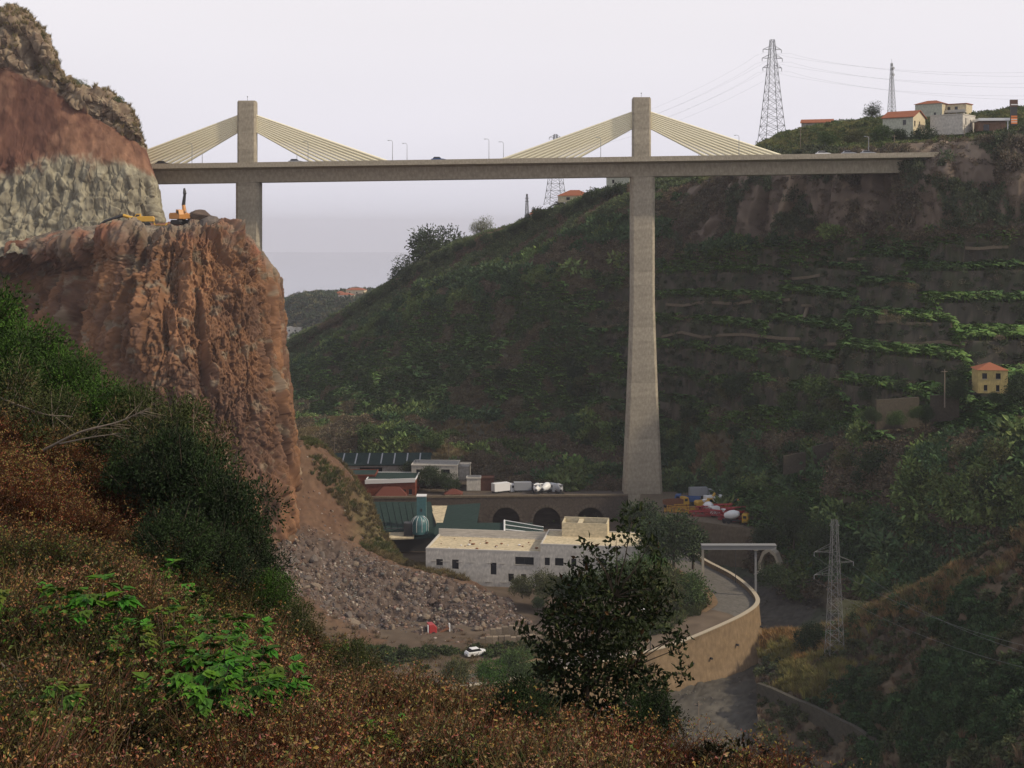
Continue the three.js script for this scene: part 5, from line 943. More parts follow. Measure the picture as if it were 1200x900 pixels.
// rubble
{
  const r = rand(303);
  const rockGeo = (seed) => { const q = rand(seed), g = new THREE.IcosahedronGeometry(1, 1), p = g.attributes.position, v = V(), cuts = Array.from({ length: 7 }, () => [ball(q).normalize(), 0.55 + 0.3 * q()]); for (let i = 0; i < p.count; i++) { v.fromBufferAttribute(p, i); for (const [n, d] of cuts) { const e = v.dot(n) - d; if (e > 0) v.addScaledVector(n, -e); } p.setXYZ(i, v.x, v.y * 0.8, v.z); } g.computeVertexNormals(); const c = new Float32Array(p.count * 3).fill(1); g.setAttribute('color', new THREE.BufferAttribute(c, 3)); return g; };
  const rocks = [1, 2, 3, 4].map((s) => rockGeo(s * 31)), lists = rocks.map(() => []), stone = (k) => k < 0.22 ? [0.19, 0.13, 0.095] : k < 0.45 ? [0.10, 0.066, 0.05] : k < 0.85 ? [0.125, 0.108, 0.098] : [0.30, 0.255, 0.21];
  for (let i = 0; i < 26000; i++) { const s = talus.pick(r); const n1 = fbm(s.p.x * 0.06, s.p.y * 0.06, s.p.z * 0.06, 3); if (!inView(s.p, 30)) continue; if (s.tag < 0.3 ? r() < 0.93 : n1 < -0.2 && r() < 0.7) continue; lists[i & 3].push({ p: s.p, s: (s.tag < 0.3 ? 0.12 + 0.22 * r() : 0.16 + 0.6 * r() * r() * r()), ry: r() * 6.28, n: ball(r).add(V(0, 1.2, 0)).normalize(), c: tint(r, stone(r()), 0.5) }); }
  stuff('rubble', 'grey and brown rubble spilled below the cliff', 'rubble', rocks.map((g, i) => [g, lists[i], vcol]));
  const bl = rocks.map(() => []);
  for (let i = 0; i < 9000; i++) { const s = bed.pick(r); if (!inView(s.p, 20) || s.p.x < 10) continue; bl[i & 3].push({ p: s.p, s: 0.1 + 0.7 * r() * r() * r(), ry: r() * 6.28, c: tint(r, [0.12, 0.108, 0.09], 0.9) }); }
  for (let i = 0; i < 2600; i++) { const s = lowCliff.pick(r); if (s.v > 0.2 || !inView(s.p, 0)) continue; bl[i & 3].push({ p: s.p, s: 0.12 + 0.5 * r() * r() * r(), ry: r() * 6.28, c: tint(r, [0.22, 0.15, 0.115], 0.6) }); }
  stuff('river_stones', 'loose stones strewn over the river bed and quarry bench', 'stones', rocks.map((g, i) => [g, bl[i], vcol]));
  // the boulders that stand out
  const bm4 = [[0.15, 0.125, 0.11], [0.115, 0.08, 0.062], [0.23, 0.18, 0.135]].map((c) => new THREE.MeshStandardMaterial({ color: new THREE.Color(...c), roughness: 0.95, map: patchTex }));
  for (let i = 0; i < 90; i++) { let s; do { s = talus.pick(r); } while (s.tag < 0.5 || !inView(s.p, -20)); const t = i < 20; const m = single('boulder', rocks[i % 4], bm4[i % 3], 'angular boulder lying among the rubble below the cliff', 'boulder', 'boulders in the rubble'); m.position.copy(s.p).add(V(0, 0.1, 0)); m.rotation.set(r() * 0.6, r() * 6, r() * 0.6); m.scale.set(0.6 + r() * 0.7, 0.5 + r() * 0.5, 0.6 + r() * 0.6).multiplyScalar(t ? 1.35 : 1); }
  [[235, 246, 336, 2.3], [244, 255, 334, 2.6], [228, 258, 335, 1.6], [262, 258, 336, 2.4], [272, 264, 336, 2.2], [284, 274, 338, 2.3], [225, 251, 340, 1.3], [296, 288, 338, 1.8], [252, 262, 333, 2.2]].forEach(([px, py, d, s], i) => { const m = single('boulder', rocks[i % 4], [bm4[1], bm4[0], bm4[2]][i % 3], 'big brown boulder heaped beside the orange excavator', 'boulder', 'boulders beside the orange excavator'); m.position.copy(at(px, py + s * 3, d)); m.rotation.set(0.3 * i, i, 0.2 * i); m.scale.set(s * 1.2, s, s * 1.2); });
}
// tufts on the dirt slope, mid bushes
{
  const r = rand(404), bush = clump(21, 110, 0.32), grass = grassTuft(22, 50), A = [], G = [];
  for (let i = 0; i < 16000; i++) {
    const s = talus.pick(r); if (!inView(s.p, 40)) continue; const n1 = fbm(s.p.x * 0.07, s.p.y * 0.07, s.p.z * 0.07, 3), ry = r() * 6.28;
    if (s.v < 0.3 && s.u > 0.3 && n1 + (s.u - 0.5) * 0.5 > -0.02 && r() < 0.7) G.push({ p: s.p, s: 0.7 + 0.8 * r(), ry, c: tint(r, n1 > 0.1 ? [0.085, 0.095, 0.03] : [0.14, 0.11, 0.05], 0.5) });
    else if (s.v > 0.7 && s.u > 0.25) { if (n1 > 0.0 && r() < 0.6) A.push({ p: s.p, s: 1.0 + 1.5 * r() * r(), ry, c: tint(r, [0.045, 0.062, 0.022], 0.5) }); else if (r() < 0.5) G.push({ p: s.p, s: 0.7 + 0.8 * r(), ry, c: tint(r, [0.13, 0.10, 0.05], 0.5) }); }
    else if (s.v > 0.62 && r() < 0.1) G.push({ p: s.p, s: 0.5 + 0.6 * r(), ry, c: tint(r, [0.14, 0.10, 0.06], 0.5) });
  }
  for (let i = 0; i < 900; i++) { const d = 252 + 100 * r(), w = wallAt(d), x = w.x - 11 - 45 * r() * r(), n1 = fbm(x * 0.1, 3, d * 0.1, 2); const [px, py] = seen(V(x, 18, -d)); if (px < 640 || n1 < -0.1 || d > 300 && px < 760) continue; (r() < 0.5 ? A : G).push({ p: V(x, floorY(x, d), -d), s: 0.8 + 1.2 * r(), ry: r() * 6, c: tint(r, [0.07, 0.085, 0.03], 0.6) }); }
  stuff('slope_bushes', 'low green bushes on the earth slope by the river wall', 'bushes', [[bush, A]]);
  stuff('slope_grass', 'tawny grass on the earth slope by the cliff', 'grass', [[grass, G]]);
}
// crown tops on the upper cliff
{
  const r = rand(505), grass = grassTuft(31, 50), G = [];
  for (let i = 0; i < 6000; i++) { const s = upCliff.pick(r); if (s.v > 0.37 || s.v < 0.1 || !inView(s.p, 20)) continue; const n1 = fbm(s.p.x * 0.1, s.p.y * 0.1, s.p.z * 0.1, 3); if (n1 + 0.2 * (0.3 - s.v) < 0.02) continue; G.push({ p: s.p, s: 0.6 + 0.9 * r(), ry: r() * 6, c: tint(r, [0.19, 0.15, 0.075], 0.6) }); }
  stuff('cliff_top_grass', 'straw coloured grass along the cliff crest', 'grass', [[grass, G]]);
  const F = []; const bush = clump(33, 60, 0.5, 1);
  for (let i = 0; i < 5000; i++) { const s = spur.pick(r); if (!inView(s.p, 20)) continue; F.push({ p: s.p, s: 3 + 4 * r(), ry: r() * 6, c: tint(r, r() < 0.3 ? [0.10, 0.10, 0.05] : [0.05, 0.07, 0.035], 0.5) }); }
  stuff('far_woods', 'hazy woods around the far village', 'woods', [[bush, F]]);
}

// trees: tapered trunk, limbs, a crown of many leaves in clumps
function crownGeo(seed, n, leaf, lobes, spread, tall) {
  const r = rand(seed), L = new Leaves(), C = [];
  for (let i = 0; i < lobes; i++) { const b = ball(r); C.push({ c: V(b.x * spread, 0.62 + b.y * tall, b.z * spread), r: 0.14 + 0.16 * r() }); }
  for (let i = 0; i < n; i++) { const l = C[Math.floor(r() * lobes)], d = ball(r).normalize(), p = l.c.clone().addScaledVector(d, l.r * (0.45 + 0.6 * r())); L.blade(p, d.clone().add(ball(r).multiplyScalar(1)).normalize(), ball(r), leaf * (0.6 + 0.8 * r()), leaf * 0.55, vary(r, 0.8)); }
  return { g: L.geo(), C };
}
function trunkGeo(seed, C, base = 0.035) {
  const r = rand(seed), g = [bar(V(0, -0.06, 0), V(0.02, 0.4, 0.01), base, 7, base * 0.6)];
  C.forEach((l, i) => { if (i % 2) return; const k = V(0.02, 0.25 + 0.18 * r(), 0.01), m = k.clone().lerp(l.c, 0.5).add(V((r() - 0.5) * 0.05, 0.03, 0)); g.push(bar(k, m, base * 0.45, 5, base * 0.3), bar(m, l.c, base * 0.3, 4, base * 0.1)); });
  return g;
}
const farKinds = { round: 'roundFar', bush: 'bushFar', airy: 'airyFar' };
const tinted = (c) => { const m = leafy.clone(); m.color.setRGB(...c); return m; };
const TREE = {
  round: (() => { const c = crownGeo(61, 3600, 0.064, 26, 0.36, 0.3); return { g: c.g, t: trunkGeo(1, c.C) }; })(),
  airy: (() => { const c = crownGeo(62, 2200, 0.05, 24, 0.4, 0.32); return { g: c.g, t: trunkGeo(2, c.C) }; })(),
  tall: (() => { const c = crownGeo(63, 3400, 0.054, 28, 0.22, 0.38); return { g: c.g, t: trunkGeo(3, c.C) }; })(),
  roundFar: (() => { const c = crownGeo(66, 1300, 0.1, 22, 0.36, 0.3); return { g: c.g, t: trunkGeo(5, c.C) }; })(),
  airyFar: (() => { const c = crownGeo(67, 900, 0.085, 22, 0.4, 0.32); return { g: c.g, t: trunkGeo(6, c.C) }; })(),
  bushFar: (() => { const c = crownGeo(68, 1500, 0.095, 26, 0.5, 0.32); return { g: move(c.g, 0, -0.15, 0), t: trunkGeo(7, c.C.map((l) => ({ c: l.c.clone().add(V(0, -0.15, 0)), r: l.r })), 0.02) }; })(),
  bush: (() => { const c = crownGeo(64, 4200, 0.06, 30, 0.5, 0.32); return { g: move(c.g, 0, -0.15, 0), t: trunkGeo(4, c.C.map((l) => ({ c: l.c.clone().add(V(0, -0.15, 0)), r: l.r })), 0.02) }; })(),
};
const GREENS = { dark: tinted([0.042, 0.062, 0.027]), mid: tinted([0.065, 0.10, 0.032]), pale: tinted([0.16, 0.17, 0.09]), olive: tinted([0.08, 0.085, 0.035]), lush: tinted([0.05, 0.105, 0.02]), deep: tinted([0.020, 0.034, 0.015]) };
function plantTree(name, label, category, p, size, kind, green, turn, group, sq = 1) {
  const o = thing(name, label, category, p, turn, group); o.scale.set(size * sq, size, size * sq);
  part('trunk', TREE[kind].t, M.bark, o); part('crown', TREE[kind].g, GREENS[green], o); return o;
}
for (const k of Object.keys(TREE)) TREE[k].t = mergeGeometries(TREE[k].t);
{ // trees on the crest of the spur and near the houses
  const spec = [[564, 282, 640, 11, 'airy', 'pale', 'pale feathery tree alone on the crest of the spur'], [512, 322, 655, 25, 'bush', 'dark', 'broad dark rounded tree on the lower crest of the spur'], [484, 342, 675, 19, 'bush', 'dark', 'smaller dark tree at the tip of the spur'], [541, 304, 645, 12, 'bush', 'mid', 'low green tree between the dark and the pale crest trees'], [623, 266, 600, 6, 'round', 'dark', 'small dark tree beside the short lattice mast'], [776, 222, 545, 8, 'round', 'dark', 'dark tree just beyond the tall pier under the deck'], [806, 222, 540, 8, 'airy', 'pale', 'pale thin tree under the deck beyond the pier'], [1083, 178, 462, 9, 'bush', 'dark', 'broad dark tree between the gabled house and the white box'], [1052, 172, 465, 6, 'round', 'dark', 'round dark tree at the corner of the gabled house'], [1022, 144, 540, 8, 'airy', 'dark', 'small dark tree behind the crest beside the mast'], [1150, 186, 425, 9, 'bush', 'dark', 'dark thicket tree below the white box building'], [1185, 186, 420, 10, 'bush', 'dark', 'dark thicket tree below the striped sign pillar'], [1112, 182, 430, 7, 'bush', 'olive', 'olive bush below the white box building'], [1035, 172, 460, 7, 'round', 'mid', 'green tree beside the gabled house wall'], [1000, 172, 470, 6, 'bush', 'olive', 'olive bush on the crest slope above the deck'], [970, 172, 480, 6, 'bush', 'mid', 'green bush on the crest slope above the deck']];
  for (const [px, py, d, s, k, g, l] of spec) plantTree(/bush/.test(l) ? 'bush' : 'tree', l, /bush/.test(l) ? 'bush' : 'tree', at(px, py, d), s, k, g, px, undefined, k === 'bush' ? 1 : 1.1);
  // a palm on the ridge
  const o = thing('palm_tree', 'palm with drooping fronds beside the pylon on the ridge', 'palm', at(655, 252, 594)); part('trunk', bar(V(0, -1, 0), V(0.2, 4.5, 0), 0.35, 7, 0.28), M.bark, o);
  const r = rand(8), L = new Leaves(); for (let i = 0; i < 46; i++) { const a = r() * 6.28, e = 0.1 + 1.1 * r(), q = []; for (let k = 0; k < 6; k++) { const t = k / 5; q.push(V(0.2 + Math.cos(a) * Math.cos(e) * t * 5, 4.5 + Math.sin(e) * t * 5 - t * t * 3.4, Math.sin(a) * Math.cos(e) * t * 5)); } for (let k = 1; k < 6; k++) for (const s of [-1, 1]) for (let j = 0; j < 3; j++) { const b = q[k - 1].clone().lerp(q[k], j / 3); L.blade(b, V(-Math.sin(a) * s, -0.5, Math.cos(a) * s).addScaledVector(V(Math.cos(a), 0, Math.sin(a)), 0.8).normalize(), V(0, 1, 0), 0.8, 0.16, vary(r)); } }
  part('crown', L.geo(), GREENS.olive, o);
}
{ // cliff-top growth
  [[136, 130, 375, 5, 'round', 'mid', 'green tree leaning out at the cliff crest'], [152, 150, 373, 4.4, 'bush', 'dark', 'dark little tree at the corner of the cliff crest'], [118, 118, 376, 4, 'bush', 'pale', 'dry pale bush on the cliff crest'], [92, 106, 376, 4.5, 'bush', 'pale', 'straw coloured bush on the upper cliff crest'], [46, 46, 377, 3.4, 'bush', 'olive', 'thin bush on the topmost crag'], [16, 20, 378, 3.4, 'bush', 'olive', 'scrubby tuft on the summit of the crag']].forEach(([px, py, d, s, k, g, l]) => plantTree('crest_bush', l, 'bush', at(px, py + s * 0.55 * FOCAL / d * 0.4, d), s, k, g, px));
}
{ // trees and bushes round the white building and the road bend
  const spec = [[790, 672, 305, 13, 'round', 'dark', 'tall dark tree between the white building and the pipe bridge'], [770, 668, 310, 10, 'round', 'mid', 'green tree at the end wall of the white building'], [812, 664, 312, 10, 'tall', 'dark', 'narrow dark tree beside the pipe bridge'], [752, 640, 345, 11, 'round', 'dark', 'dark tree behind the white building under the pier'], [768, 632, 350, 7, 'round', 'dark', 'dark tree below the storage yard wall'], [735, 700, 285, 9, 'bush', 'mid', 'broad green bush before the white building on the bend'], [775, 712, 282, 9, 'bush', 'olive', 'olive bush on the inner side of the bend'], [805, 712, 285, 8, 'bush', 'mid', 'rounded green bush at the tip of the bend'], [760, 690, 290, 8, 'bush', 'lush', 'bright green bush behind the bend thicket'], [640, 704, 298, 7, 'bush', 'olive', 'yellowish green bush in front of the white building windows'], [612, 700, 302, 5, 'bush', 'olive', 'small yellowish bush at the rubble edge of the white building'], [668, 706, 296, 6.5, 'bush', 'dark', 'dark bush before the middle of the white building'], [700, 704, 292, 7, 'bush', 'mid', 'leafy bush before the tall part of the white building'], [630, 716, 290, 3, 'round', 'dark', 'little dark bush at the edge of the earth yard'], [606, 800, 235, 6, 'bush', 'mid', 'green bush below the row of stone blocks'], [575, 806, 232, 5, 'bush', 'lush', 'bright green bush below the parked white car'], [640, 806, 236, 5, 'bush', 'mid', 'green bush beside the start of the retaining wall'], [536, 806, 228, 5, 'bush', 'olive', 'olive bush on the earth slope below the wreck'], [905, 690, 296, 6, 'bush', 'dark', 'dark bush under the end of the pipe bridge'], [898, 648, 338, 7, 'round', 'dark', 'dark tree below the machines at the scrub end of the yard'], [922, 622, 345, 9, 'round', 'mid', 'green tree beside the storage yard at the hillside foot'], [930, 640, 330, 9, 'round', 'dark', 'dark tree at the hillside foot above the culvert'], [960, 650, 318, 8, 'bush', 'dark', 'dark thicket on the hillside foot behind the river pylon'], [950, 762, 262, 5.5, 'bush', 'deep', 'dark bush beside the feet of the river pylon'], [1060, 720, 262, 6, 'bush', 'olive', 'olive bush on the rocky crest behind the river pylon'], [1010, 735, 268, 5, 'bush', 'olive', 'olive bush beside the river pylon'], [505, 572, 411, 7, 'bush', 'dark', 'dark bush between the red building and the white low building'], [525, 576, 408, 6, 'bush', 'dark', 'dark bush behind the tiny terracotta hut'], [482, 562, 420, 6, 'bush', 'dark', 'dark bush before the long green shed'], [1196, 464, 306, 5, 'round', 'deep', 'dark tree hiding the corner of the yellow house'], [1120, 470, 318, 6, 'bush', 'dark', 'dark bush between the ruined wall and the yellow house'], [1166, 474, 306, 3, 'bush', 'dark', 'dark bush in front of the yellow house'], [1050, 500, 316, 4, 'bush', 'mid', 'green bush at the foot of the pale broken wall'], [1022, 496, 318, 4, 'bush', 'dark', 'dark bush at the end of the pale broken wall'], [1075, 492, 318, 3.5, 'bush', 'mid', 'green bush between the pale and the pitted wall'], [1200, 475, 302, 7, 'bush', 'dark', 'dark bush beyond the yellow house'], [1085, 500, 318, 5, 'tall', 'dark', 'narrow dark tree in the gap between the ruined walls']];
  for (const [px, py, d, s, k, g, l] of spec) { const b = /bush|thicket/.test(l); plantTree(b ? 'bush' : 'tree', l, b ? 'bush' : 'tree', at(px, py, d), s, k, g, px); }
  const rc = rand(717); // low trees along the crest of the spur
  for (let i = 0; i < 20; i++) { const px = 428 + i * 15.5 + 8 * rc(), t = (px - 320) / 100, k = Math.floor(t), f = t - k, ys = [424, 364, 300, 262, 226, 206], py = mix(ys[k], ys[k + 1], f) + 4 + 5 * rc(), p = hill.toward(px, py); plantTree('crest_tree', 'low dark tree in the line along the crest of the spur', 'tree', p.add(V(0, -0.3, 0)), 3.5 + 5 * rc() * rc() + 1.5, ['bushFar', 'roundFar', 'bushFar'][i % 3], 'dark', i, 'crest trees of the spur'); }
  const r = rand(909); // other trees standing out on the hillside
  for (let i = 0; i < 46; i++) { const px = i < 16 ? 350 + 380 * r() : 790 + 400 * r(), py = i < 16 ? 380 + 150 * r() : 450 + 150 * r(), p = hill.toward(px, py), k = ['round', 'bush', 'airy', 'bush'][i % 4], g = ['dark', 'mid', 'olive', 'dark'][i % 4]; plantTree('hillside_tree', { dark: 'dark rounded tree standing out of the hillside scrub', mid: 'green rounded tree standing out of the hillside scrub', olive: 'olive thin tree standing out of the hillside scrub' }[g], 'tree', p.add(V(0, -0.2, 0)), 3.6 + 4.5 * r(), farKinds[k], g, i, g + ' trees on the far valley side'); }
}
// ---------------------------------------------------------------- growth on the near slope
const nearLeaf = leafy.clone(); nearLeaf.roughness = 0.8;
function weed(seed, n, h, leafLen, stemTone, leafTone, headTone, heads) {
  const r = rand(seed), L = new Leaves();
  for (let i = 0; i < n; i++) {
    const a = r() * 6.28, k = 0.22 * Math.sqrt(r()), p0 = V(Math.cos(a) * k, -0.06, Math.sin(a) * k), hh = h * (0.45 + 0.65 * r()), b = r() * 6.28, ln = 0.12 + 0.35 * r();
    const q = [p0, p0.clone().add(V(Math.cos(b) * ln * 0.25, hh * 0.55, Math.sin(b) * ln * 0.25)), p0.clone().add(V(Math.cos(b) * ln, hh, Math.sin(b) * ln))];
    L.strip(q, [0.010, 0.008, 0.003], stemTone.map((x) => x * (0.7 + 0.6 * r())), ball(r));
    for (let j = 0; j < 5; j++) { const t = 0.2 + 0.75 * r(), p = t < 0.5 ? q[0].clone().lerp(q[1], t * 2) : q[1].clone().lerp(q[2], t * 2 - 1); L.blade(p, ball(r).add(V(0, 0.1, 0)).normalize(), ball(r), leafLen * (0.5 + r()), leafLen * 0.26, leafTone.map((x) => x * (0.55 + 0.9 * r()))); }
    if (i % 3 === 0) for (let j = 0; j < heads; j++) { const p = q[2].clone().add(ball(r).multiplyScalar(0.05)); L.blade(p, ball(r).add(V(0, 0.5, 0)).normalize(), ball(r), 0.025 + 0.018 * r(), 0.02, headTone.map((x) => x * (0.6 + 0.8 * r()))); }
  }
  return L.geo();
}
{
  const r = rand(1001);
  const red = [weed(1, 26, 0.75, 0.042, [0.055, 0.02, 0.008], [0.10, 0.028, 0.005], [0.23, 0.13, 0.055], 4), weed(2, 26, 0.6, 0.038, [0.045, 0.02, 0.009], [0.055, 0.017, 0.005], [0.17, 0.095, 0.042], 3)];
  const straw = [weed(3, 32, 0.65, 0.034, [0.105, 0.066, 0.03], [0.06, 0.031, 0.010], [0.25, 0.165, 0.08], 4), weed(4, 28, 0.5, 0.04, [0.08, 0.05, 0.022], [0.05, 0.025, 0.008], [0.19, 0.12, 0.055], 4)];
  const olive = [weed(5, 24, 0.55, 0.05, [0.036, 0.032, 0.012], [0.034, 0.042, 0.008], [0.075, 0.075, 0.02], 2), weed(6, 22, 0.65, 0.046, [0.04, 0.03, 0.012], [0.04, 0.034, 0.008], [0.14, 0.10, 0.04], 3)];
  const lists = { red: [[], []], straw: [[], []], olive: [[], []] };
  for (let i = 0; i < 34000; i++) {
    const s = near.pick(r); if (!inView(s.p, 120)) continue; const [px, py] = seen(s.p), d = -s.p.z; if (d < 7) continue;
    const n1 = fbm(s.p.x * 0.25, s.p.y * 0.25, s.p.z * 0.25, 3), n2 = fbm(s.p.x * 0.7 + 3, s.p.y * 0.7, s.p.z * 0.7, 2);
    const rusty = (1 - step01(560, 760, py)) * 0.55 + 0.25 * step01(300, 500, px) * step01(700, 800, py);
    const k = n1 + rusty > 0.28 ? 'red' : n2 > 0.1 ? 'olive' : n1 < -0.12 && py < 830 ? 'olive' : 'straw';
    const hole = fbm(s.p.x * 0.5 + 20, s.p.y * 0.5, s.p.z * 0.5, 3); if (hole < -0.02 && r() < 0.92) continue;
    lists[k][i & 1].push({ p: s.p, s: (0.6 + 0.6 * r()) * (1 + 1.2 * hole), ry: r() * 6.28, n: lean(s.n, 0.25), c: tint(r, [1, 1, 1], 0.6) });
  }
  const under = clump(55, 420, 0.13, 0.9), U = [];
  for (let i = 0; i < 1500; i++) { const s = near.pick(r); if (!inView(s.p, 120) || -s.p.z < 9) continue; const n1 = fbm(s.p.x * 0.3 + 9, s.p.y * 0.3, s.p.z * 0.3, 3); U.push({ p: s.p.clone().add(V(0, -0.08, 0)), s: 0.35 + 0.5 * r() * r() + 0.4 * Math.max(0, n1), ry: r() * 6, c: tint(r, n1 > 0.1 ? [0.024, 0.038, 0.008] : n1 < -0.08 ? [0.04, 0.018, 0.006] : [0.028, 0.025, 0.008], 0.7) }); }
  stuff('undergrowth', 'dark tangled undergrowth among the dry weeds', 'undergrowth', [[under, U, nearLeaf]]);
  stuff('rust_weeds', 'dry rust red weeds with pale seed heads on the near slope', 'weeds', red.map((g, i) => [g, lists.red[i], nearLeaf]));
  stuff('straw_weeds', 'dry straw coloured weeds on the near slope', 'weeds', straw.map((g, i) => [g, lists.straw[i], nearLeaf]));
  stuff('olive_weeds', 'olive green weeds among the dry growth', 'weeds', olive.map((g, i) => [g, lists.olive[i], nearLeaf]));
}
// shrubs on the rise
function shrubGeo(seed, n, leaf, lobes, tones) {
  const r = rand(seed), L = new Leaves(), C = [];
  for (let i = 0; i < lobes; i++) { const b = ball(r); C.push({ c: V(b.x * 0.72, 0.1 + Math.abs(b.y) * 0.75, b.z * 0.72), r: 0.16 + 0.2 * r(), t: tones[Math.floor(r() * tones.length)] }); }
  for (let i = 0; i < n; i++) { const l = C[Math.floor(r() * lobes)], d = ball(r).normalize(), p = l.c.clone().addScaledVector(d, l.r * (0.35 + 0.75 * r())), v = 0.55 + 0.9 * r(); L.blade(p, d.clone().add(ball(r).multiplyScalar(0.9)).normalize(), ball(r), leaf * (0.6 + 0.8 * r()), leaf * 0.5, l.t.map((x) => x * v)); }
  return { g: L.geo(), C };
}
const SHRUB = [shrubGeo(71, 9000, 0.05, 34, [[0.035, 0.072, 0.012], [0.045, 0.095, 0.014], [0.03, 0.055, 0.014]]), shrubGeo(72, 9000, 0.05, 34, [[0.018, 0.032, 0.012], [0.026, 0.045, 0.014], [0.02, 0.028, 0.014]]), shrubGeo(73, 6000, 0.055, 30, [[0.05, 0.06, 0.02], [0.035, 0.055, 0.016], [0.07, 0.06, 0.025]])];
const shrubStems = SHRUB.map((s, i) => { const r = rand(80 + i); return mergeGeometries(s.C.map((l) => { const a = V((r() - 0.5) * 0.2, -0.15, (r() - 0.5) * 0.2), m = a.clone().lerp(l.c, 0.5).add(V((r() - 0.5) * 0.15, 0, (r() - 0.5) * 0.15)); return mergeGeometries([bar(a, m, 0.014, 5, 0.010), bar(m, l.c.clone().addScaledVector(l.c.clone().sub(m).normalize(), l.r * 0.9), 0.010, 4, 0.003)]); })); });
[[-45, 435, 44, 3.0, 0, 'large bright green shrub at the top of the near rise'], [20, 470, 42, 2.4, 0, 'bright green shrub just below the largest one on the rise'], [72, 486, 41, 1.9, 0, 'bright green shrub on the shoulder of the rise'], [-10, 520, 38, 2.2, 2, 'olive shrub below the bright green shrubs'], [60, 525, 37, 1.5, 2, 'olive shrub beneath the dead branch'], [125, 515, 39, 1.7, 0, 'green shrub with leafy top before the cliff foot'], [165, 525, 38, 1.6, 2, 'thin olive shrub with bare twigs before the cliff'], [215, 545, 37, 1.75, 2, 'olive brown shrub on the crest before the orange cliff'], [180, 580, 34, 1.6, 1, 'dark shrub under the thin olive one'], [225, 610, 34, 1.9, 1, 'large dark green shrub on the crest of the slope'], [262, 640, 33, 1.7, 1, 'dark green shrub hanging over the rubble side'], [285, 690, 32, 1.3, 1, 'dark green shrub lowest on the crest'], [250, 690, 30, 1.2, 1, 'dark shrub in the hollow below the crest'], [318, 715, 31, 0.9, 0, 'small green shrub where the crest dips'], [350, 742, 30, 0.7, 2, 'small olive shrub at the dip of the crest'], [205, 665, 29, 1.2, 1, 'dark shrub in the shade of the large dark one'], [610, 850, 23, 0.75, 1, 'small dark shrub at the foot of the leafy dark tree'], [760, 868, 23.5, 0.8, 1, 'dark spreading shrub beside the leafy dark tree'], [420, 792, 27, 0.7, 2, 'olive shrub on the brow above the river']].forEach(([px, py, d, s, k, l]) => {
  const o = thing('shrub', l, 'shrub', at(px, py + 4, d), px * 0.37); o.scale.set(s, s * (k === 1 ? 1.25 : 1.15), s);
  part('stems', shrubStems[k], k === 2 ? M.twig : M.bark, o); part('foliage', SHRUB[k].g, nearLeaf, o);
});
// broad leaved green plants
function leafyPlant(seed, n, h, leaf, tone) {
  const r = rand(seed), L = new Leaves(), stems = [];
  for (let i = 0; i < n; i++) {
    const a = r() * 6.28, hh = h * (0.3 + 0.7 * r()), k = 0.28 * (0.3 + r()), tip = V(Math.cos(a) * k, hh, Math.sin(a) * k); stems.push(bar(V(Math.cos(a) * 0.05, -0.1, Math.sin(a) * 0.05), tip, 0.008, 4, 0.004));
    for (let j = 0; j < 4; j++) { const b = a + (r() - 0.5) * 3, dir = V(Math.cos(b), 0.5 - 1.3 * r(), Math.sin(b)).normalize(), len = leaf * (0.6 + 0.6 * r()), t = tone.map((x) => x * (0.7 + 0.6 * r())), p = tip.clone().add(ball(r).multiplyScalar(0.06)); for (const off of [-0.7, 0, 0.7]) { const d2 = dir.clone().applyAxisAngle(V(0, 1, 0), off); L.blade(p, d2, V(0, 1, 0), len * (off ? 0.75 : 1), len * 0.6, t, 0.12); } }
  }
  return { g: L.geo(), s: mergeGeometries(stems) };
}
{
  const lm = new THREE.MeshPhysicalMaterial({ vertexColors: true, roughness: 0.6, specularIntensity: 0.2, side: THREE.DoubleSide }); 
  const kinds = [leafyPlant(91, 26, 0.7, 0.14, [0.045, 0.12, 0.014]), leafyPlant(92, 18, 0.55, 0.12, [0.06, 0.15, 0.018]), leafyPlant(93, 16, 0.5, 0.10, [0.075, 0.13, 0.018])];
  [[252, 762, 19, 0], [240, 800, 17.5, 0], [278, 790, 17.8, 0], [255, 835, 16.5, 0], [300, 825, 16.8, 0], [228, 845, 16.2, 1], [310, 770, 19, 1], [270, 745, 20, 1], [185, 655, 27, 1], [205, 668, 27, 1], [230, 672, 27, 2], [110, 762, 19, 0], [130, 775, 18.6, 1], [92, 745, 20, 1], [165, 790, 18, 2], [340, 750, 25, 2], [385, 716, 30, 2], [200, 740, 20.5, 2], [440, 868, 17, 2], [445, 885, 16, 2], [55, 860, 14, 2], [20, 850, 14.5, 2], [330, 800, 18.5, 2], [10, 740, 19, 2]].forEach(([px, py, d, k], i) => {
    const p = at(px, py, d); p.y = near.heightAt(p.x, p.z) + 0.05;
    const o = thing('leafy_plant', ['broad leaved bright green plant in the cluster on the near slope', 'bright green leafy plant among the rust coloured weeds', 'small yellow green plant among the dry weeds'][k], 'plant', p, i * 1.3, ['broad leaved plants on the near slope', 'leafy plants among the weeds', 'small yellow green plants'][k]); o.scale.setScalar(1.25 + (i % 3) * 0.2);
    part('stems', kinds[k].s, M.bark, o); part('leaves', kinds[k].g, lm, o);
  });
}
